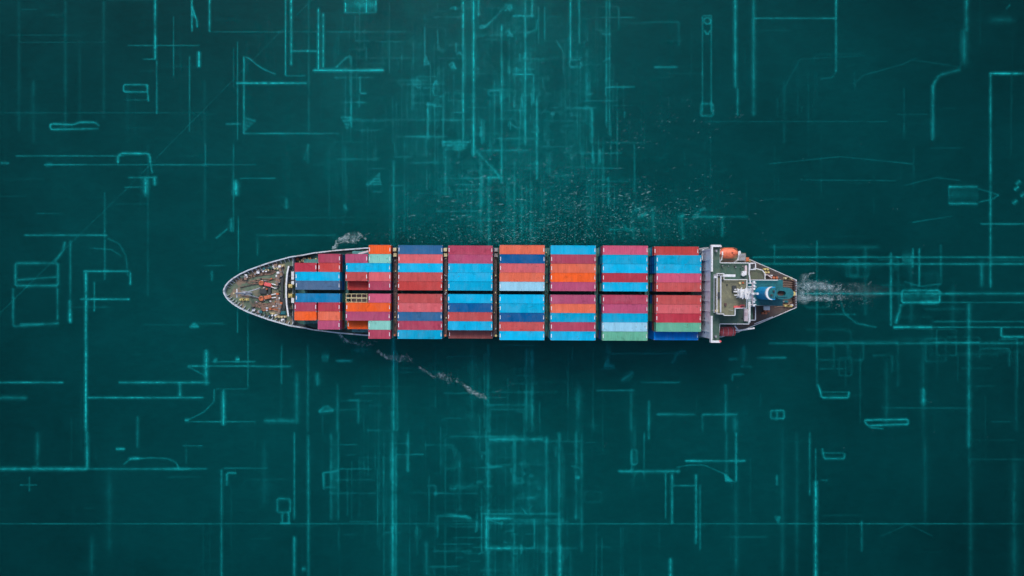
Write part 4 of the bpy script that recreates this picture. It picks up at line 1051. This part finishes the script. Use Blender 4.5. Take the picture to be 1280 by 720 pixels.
for i in range(14):
    px, py = rnd.uniform(919, 938), 366 + rnd.gauss(0, 2.4); x, y = S(px, py, ZR + 2); a = rnd.uniform(0, 3.1); L = rnd.uniform(.5, 1.3); z = ZR + rnd.uniform(1.2, 2.4)
    b = MB(); b.bar((x - L * math.cos(a), y - L * math.sin(a), z), (x + L * math.cos(a), y + L * math.sin(a), z + rnd.uniform(-.3, .3)), .16, .12); b.cyl(x, y, ZR, z, .06, 6); b.build('aerial', 'white', roof)

# aft tiers: casing house, platform and stairs
zc = 17.5; cx0 = hx1 + .01; cx1 = 66.0
cy0, cy1 = S(950, 382.3, zc)[1], S(950, 349.6, zc)[1]
b = MB(); b.box(cx0, S(958, 365, zc)[0] + 4.5, cy0, cy1, Z_MAIN + .005, zc); b.build('engine_casing', 'teal', ship)
railing([(cx0 + .3, cy0 + .1), (S(966, 365, zc)[0], cy0 + .1)], zc, ship, .9, 'greymetal', .1)
railing([(cx0 + .3, cy1 - .1), (S(971, 365, zc)[0], cy1 - .1)], zc, ship, .9, 'white', .2)
zx = 14.0
hexp = [S(a, c_, zx) for a, c_ in ((938, 349), (938, 336.3), (942, 335.3), (951.5, 337.8), (954.8, 342), (954.8, 349))]
b = MB(); b.prism(hexp, zx - .2, zx); b.build('stern_platform', 'hexdeck', ship)
railing(hexp[1:] , zx, ship, .9, 'white', .22)
for a, c_ in ((940, 338), (952, 341), (953, 347)):
    x, y = S(a, c_, zx); b = MB(); b.cyl(x, y, Z_MAIN, zx - .2, .16, 8); b.build('stanchion', 'white', ship)
zy = 15.0
b = MB(); b.box(S(935, 0, zy)[0], S(943, 0, zy)[0], S(940, 400, zy)[1], S(940, 383, zy)[1], zy - .2, zy); b.build('stern_platform', 'green', ship)
railing([S(936, 383, zy), S(943, 383, zy), S(943, 400, zy), S(936, 400, zy), S(936, 383, zy)], zy, ship, .9, 'lavender', .2)
zq = 18.5
b = MB(); b.box(S(935, 0, zq)[0], S(943, 0, zq)[0], S(940, 337, zq)[1], S(940, 329, zq)[1], zq - .2, zq); b.build('stern_platform', 'lavender', ship)
railing([S(936, 329, zq), S(943, 329, zq), S(943, 337, zq), S(936, 337, zq), S(936, 329, zq)], zq, ship, .9, 'white', .22)
fit(939, 333, zq, .6, .6, .5, 'dark', 'stair_well', ship)
b = MB(); b.bar((*S(936, 340, 19), 19), (*S(938, 354, 19), 19), .35, .2); b.bar((*S(940.5, 352, 19), 19), (*S(940.5, 381, 19), 19), .3, .2); b.build('walkway', 'white', ship)
b = MB(); b.bar((*S(955, 343.5, 9.2), 9.2), (*S(960, 343.5, 9.2), 9.2), .3, .2); b.bar((*S(959.5, 343.5, 9.2), 9.2), (*S(965, 347.5, 9.2), 9.2), .3, .2); b.build('stair', 'pink', ship)
fit(958.5, 385.3, 10, .8, .5, .6, 'white', 'deck_locker', ship)

# funnel: blue round-fronted casing, white band at the top, long open top behind
zf = 25.0
fcx = S(958.2, 0, zf)[0] + 1.75; fyc = S(960, 366.6, zf)[1]; fr_ = 1.72
def fun(r, back, x_off=0, n=18):
    arc = [(fcx + x_off - r * math.cos(a), fyc - r * math.sin(a)) for a in [(-90 + 180 * i / n) * math.pi / 180 for i in range(n + 1)]]
    return arc, [(fcx + back, fyc - r), (fcx + back, fyc + r)]
arc, bk = fun(fr_, .9)
pf = list(reversed(arc)) + [] 
poly = [(x, y) for x, y in arc] + bk     # clockwise or not: normals are recalculated
b = MB(); b.prism(poly, zc + .003, zf); fn = b.build('funnel', 'funnel', ship)
arc1, _ = fun(fr_ + .03, 0); arc2, _ = fun(fr_ - .5, 0)
b = MB(); nA = len(arc1)
# crescent band: thick at the front, thin at its tips
inner = [(fcx - (fr_ - .55) * math.cos((-90 + 180 * i / (nA - 1)) * math.pi / 180) + .18 * 0 + .0, fyc - (fr_ - .10) * math.sin((-90 + 180 * i / (nA - 1)) * math.pi / 180)) for i in range(nA)]
vs = [(x, y, zf - .25) for x, y in arc1] + [(x, y, zf + .35) for x, y in arc1] + [(x, y, zf + .35) for x, y in inner] + [(x, y, zf - .25) for x, y in inner]
fs = []
for i in range(nA - 1):
    for k in range(4): fs.append((k * nA + i, k * nA + i + 1, ((k + 1) % 4) * nA + i + 1, ((k + 1) % 4) * nA + i))
b.add(vs, fs); b.build('funnel_band', 'white', fn)
# long rounded cowl behind
def oval(r, x0, x1, n=12):
    a0 = [(x0 - r * math.cos((-90 + 180 * i / n) * math.pi / 180), fyc - r * math.sin((-90 + 180 * i / n) * math.pi / 180)) for i in range(n + 1)]
    a1 = [(x1 + r * 1.25 * math.cos((-90 + 180 * i / n) * math.pi / 180), fyc + r * math.sin((-90 + 180 * i / n) * math.pi / 180)) for i in range(n + 1)]
    return a0 + a1
zo = 24.6
xo0, xo1 = fcx + 1.0, S(983, 365, zo)[0]
oo, oi = oval(1.55, fcx + 2.5, xo1), oval(.62, fcx + 2.2, xo1 - .9)
nO = len(oo); b = MB()
vs = [(x, y, Z_MAIN) for x, y in oo] + [(x, y, zo) for x, y in oo] + [(x, y, zo) for x, y in oi] + [(x, y, zo - 1.2) for x, y in oi]
fs = []
for k in range(3):
    for i in range(nO): fs.append((k * nO + i, k * nO + (i + 1) % nO, (k + 1) * nO + (i + 1) % nO, (k + 1) * nO + i))
b.add(vs, fs); cowl = b.build('exhaust_casing', 'teal', fn)
b = MB(); b.add([(x, y, zo - 1.1) for x, y in oi], [tuple(range(nO))]); b.build('casing_floor', 'soot', cowl)
b = MB(); b.bar((fcx + 1.6, fyc - .8, zo + .14), (xo1 + .2, fyc - .8, zo + .14), .4, .24); b.build('casing_beam', 'teal', cowl)
b = MB(); b.prism([(fcx - .9, fyc - 1.1), (fcx + .8, fyc - 1.5), (fcx + .8, fyc + 1.5), (fcx - .9, fyc + 1.1)], zf + .003, zf + .12); b.build('funnel_top', 'teal', fn)
for i, xx in enumerate((fcx - .2, fcx + .4)):
    b = MB(); b.cyl(xx, fyc + (.55 if i else -.5), zf + .12, zf + .6, .25, 12); b.build('exhaust_pipe', 'dark', fn)
for i in range(22):
    px = rnd.uniform(957, 990); hpx = 34 - (px - 957) * .42
    py = 365.8 + rnd.choice((1, -1)) * rnd.uniform(11, max(12, hpx - 3)); x, y = S(px, py, Z_MAIN)
    if abs(y) > hb(x) - 1: continue
    b = MB(); s_ = rnd.uniform(.15, .45); h = rnd.uniform(.3, .9)
    b.box(x - s_ * 1.4, x + s_ * 1.4, y - s_ * .7, y + s_ * .7, Z_MAIN + .003, Z_MAIN + h); b.cyl(x, y, Z_MAIN + h, Z_MAIN + h + .2, s_ * .5, 8); b.build('deck_fitting', rnd.choice(('soot', 'dark', 'greymetal', 'white', 'brown', 'teal')), ship)
def srope(a, c_, amp):
    z = Z_MAIN + .15; pts = []
    for i in range(9):
        f = i / 8; x, y = S(a[0] + (c_[0] - a[0]) * f, a[1] + (c_[1] - a[1]) * f, z); pts.append((x, y + math.sin(f * 8) * amp, z))
    b = MB(); b.tube(pts, .11, 6); b.build('mooring_rope', 'rope', ship)
for i in range(4): srope((970, 352.5 + i * 1.6), (992, 351 + i * 2.6), .1)
for i in range(3): srope((968, 381 + i * 1.8), (991, 378 + i * 1.2), .12)

# boat decks at the sides
for sg in (1, -1):
    b = MB()
    y0, y1 = (yu + .16, 12.2) if sg > 0 else (-12.0, yl - .16)
    if sg > 0: pl = [(XA + 1.95, y0), (S(934, 0, ZBOAT)[0], y0), (S(934, 0, ZBOAT)[0], hb(63) - .3), (XA + 1.95, y1)]
    else: pl = [(XA + 1.95, y0), (XA + 1.95, y1), (hx1, y1), (hx1, y0 + 1.2)]; pl = [(XA + 1.95, y1), (XA + 1.95, -9.6), (hx1, -9.0), (hx1, y1)]
    b.prism(pl, ZBOAT - .2, ZBOAT); b.build('boat_deck', 'deckdark' if sg < 0 else 'foredeck', ship)
b = MB(); b.bar((*S(905, 326.8, ZBOAT + .5), ZBOAT + .5), (*S(919, 326.2, ZBOAT + .5), ZBOAT + .5), .35, .5); b.build('deck_locker', 'rope', ship)
# white stair platform at the fore side, upper end
zz = 16.5
b = MB(); b.box(S(879, 0, zz)[0], S(881.8, 0, zz)[0], S(880, 325, zz)[1], S(880, 310, zz)[1], zz - .2, zz); b.build('ladder_platform', 'white', ship)
b = MB(); b.bar((*S(873.5, 311, zz), zz), (*S(886, 309.8, zz), zz), .4, .3); b.bar((*S(873.5, 314, zz - 1), zz - 1), (*S(878.5, 313, zz - 1), zz - 1), 1.0, .3); b.build('walkway', 'greymetal', ship)

# ------------------------------------------------------------------ lifeboats (hang from the ship, so things of their own)
def lifeboat(name, label, px0, px1, py, zc_, wid, mat, ribs):
    k = (H_CAM - zc_) / F_PX; L = (px1 - px0) * k
    x, y = S((px0 + px1) / 2, py, zc_)
    root = empty(name, ship_world(x, y, zc_ - 1.4), TH)
    tag(root, label, 'lifeboat')
    b = MB(); secs = []
    n_, m_ = 20, 16
    for i in range(n_ + 1):
        f = i / n_; xx = (f - .5) * L
        e = max(0.02, (1 - abs(2 * f - 1) ** 3.2)) ** .55
        if f > .6: e *= 1 - .25 * ((f - .6) / .4) ** 2
        secs.append([(xx, math.cos(a) * wid / 2 * e, 1.15 + (math.sin(a) * (1.05 if math.sin(a) > 0 else 1.1)) * (.35 + .65 * e)) for a in [2 * math.pi * j / m_ for j in range(m_)]])
    b.v = [q for s_ in secs for q in s_]
    up, dn = [], []
    for i in range(n_):
        for j in range(m_): (b.f.append([i * m_ + j, (i + 1) * m_ + j, (i + 1) * m_ + (j + 1) % m_, i * m_ + (j + 1) % m_]), b.m.append(None))
    b.f += [list(range(m_)), list(reversed(range(n_ * m_, (n_ + 1) * m_)))]; b.m += [None, None]
    b.build('boat_hull', mat, root, 0, True)
    b = MB()
    ring = [(L * .5 * math.copysign(abs(math.cos(a)) ** .5, math.cos(a)), wid * .52 * math.copysign(abs(math.sin(a)) ** .7, math.sin(a)), 1.1) for a in [2 * math.pi * j / 28 for j in range(29)]]
    b.tube(ring, .07, 6); b.build('fender', 'machine' if mat == 'orange' else 'red', root)
    if ribs:
        for i in range(9):
            xx = (-.4 + .8 * i / 8) * L
            b = MB(); b.tube([(xx, math.cos(a) * wid * .49, 1.17 + math.sin(a) * 1.04) for a in [math.pi * j / 10 for j in range(11)]], .06, 6); b.build('canopy_rib', 'pink' if i % 3 == 1 else 'red', root)
    else:
        b = MB(); b.box(L * .16, L * .30, -.35, .35, 1.9, 2.5); b.build('cockpit', mat, root, .1)
        b = MB(); b.box(L * .10, L * .16, -.16, .16, 2.1, 2.3); b.build('hatch', 'soot', root, .03)
    return root, x, y, L
lbo, x, y, L = lifeboat('lifeboat', 'bright orange enclosed lifeboat at the upper side of the bridge', 899.5, 922.5, 316.2, 17.8, 2.75, 'orange', False)
for ex in (-1, 1):
    b = MB(); xx = x + ex * L * .44
    b.tube([(xx, y - 2.6, ZBOAT), (xx, y - 1.9, 18.6), (xx, y - .6, 19.4), (xx, y + .3, 19.3)], .2, 8); b.build('davit', 'white', ship)
xx, yy = S(926, 315.3, 18.5); b = MB(); b.bar((x + L * .5, y + .1, 18.3), (xx, yy, 18.5), .75, .5); b.build('davit_winch', 'white', ship, .1)
b = MB(); b.bar((*S(899, 311, 19), 19), (*S(899.5, 318, 19), 19), .28, .3); b.build('davit_arm', 'white', ship)
fit(927.5, 321.5, ZBOAT, .9, .9, .9, 'greymetal', 'winch', ship); fit(932, 324, ZBOAT - 4, .9, .5, .6, 'machine', 'deck_locker', ship)
lbo, x, y, L = lifeboat('lifeboat', 'dark red ribbed lifeboat at the lower side of the bridge', 899, 920, 414.4, 17.0, 2.3, 'red', True)
b = MB(); b.tube([(*S(919, 412.5, 17.5), 17.5), (*S(923, 413.2, 17.5), 17.5), (*S(943, 410.2, 17.5), 17.5)], .22, 8); b.build('davit', 'white', ship)
b = MB(); b.tube([(*S(923, 413.2, 17.4), 17.4), (*S(919, 408.2, 17.4), 17.4), (*S(918, 405, 15), 15)], .2, 8); b.build('davit', 'white', ship)
b = MB(); b.tube([(*S(898.5, 419, 17.4), 17.4), (*S(898.5, 410, 17.4), 17.4), (*S(899, 405.5, 16), 16)], .16, 8); b.build('davit', 'white', ship)
fit(922.5, 413.5, 16.4, .35, .45, .9, 'greymetal', 'davit_winch', ship)
b = MB(); b.bar((*S(943, 404.8, 9.3), 9.3), (*S(966, 396, 9.3), 9.3), .2, .1); b.build('guard_rail', 'white', ship)

# ------------------------------------------------------------------ camera, light, world
cam = bpy.data.cameras.new('camera'); co_ = bpy.data.objects.new('camera', cam); col.objects.link(co_)
cam.sensor_width = 36; cam.lens = 24; cam.clip_end = 20000; cam.clip_start = 1
co_.location = (0, 0, H_CAM); co_.rotation_euler = (0, 0, 0)
sc.camera = co_
EL, AZ = 52.0, 100.0
sl = bpy.data.lights.new('sun', 'SUN'); so = bpy.data.objects.new('sun', sl); col.objects.link(so)
sl.energy = 1.0; sl.angle = R(20); sl.color = (1, .96, .9)
d = Vector((math.cos(R(EL)) * math.cos(R(AZ)), math.cos(R(EL)) * math.sin(R(AZ)), math.sin(R(EL))))
so.rotation_euler = d.to_track_quat('Z', 'Y').to_euler(); so.location = (0, 0, 120)
w = bpy.data.worlds.new('World'); sc.world = w; w.use_nodes = True
wt = w.node_tree; bg = wt.nodes['Background']
skyn = wt.nodes.new('ShaderNodeTexSky'); skyn.sky_type = 'NISHITA'; skyn.sun_disc = False
skyn.sun_elevation = R(EL); skyn.sun_rotation = R(90 - AZ); skyn.air_density = 1.0; skyn.dust_density = 3.0
wt.links.new(skyn.outputs[0], bg.inputs['Color']); bg.inputs['Strength'].default_value = 0.125
sc.view_settings.view_transform = 'Standard'; sc.view_settings.look = 'None'; sc.view_settings.gamma = 1
sc.view_settings.exposure = 0.5
sc.cycles.transparent_max_bounces = 96
sc.cycles.max_bounces = 6
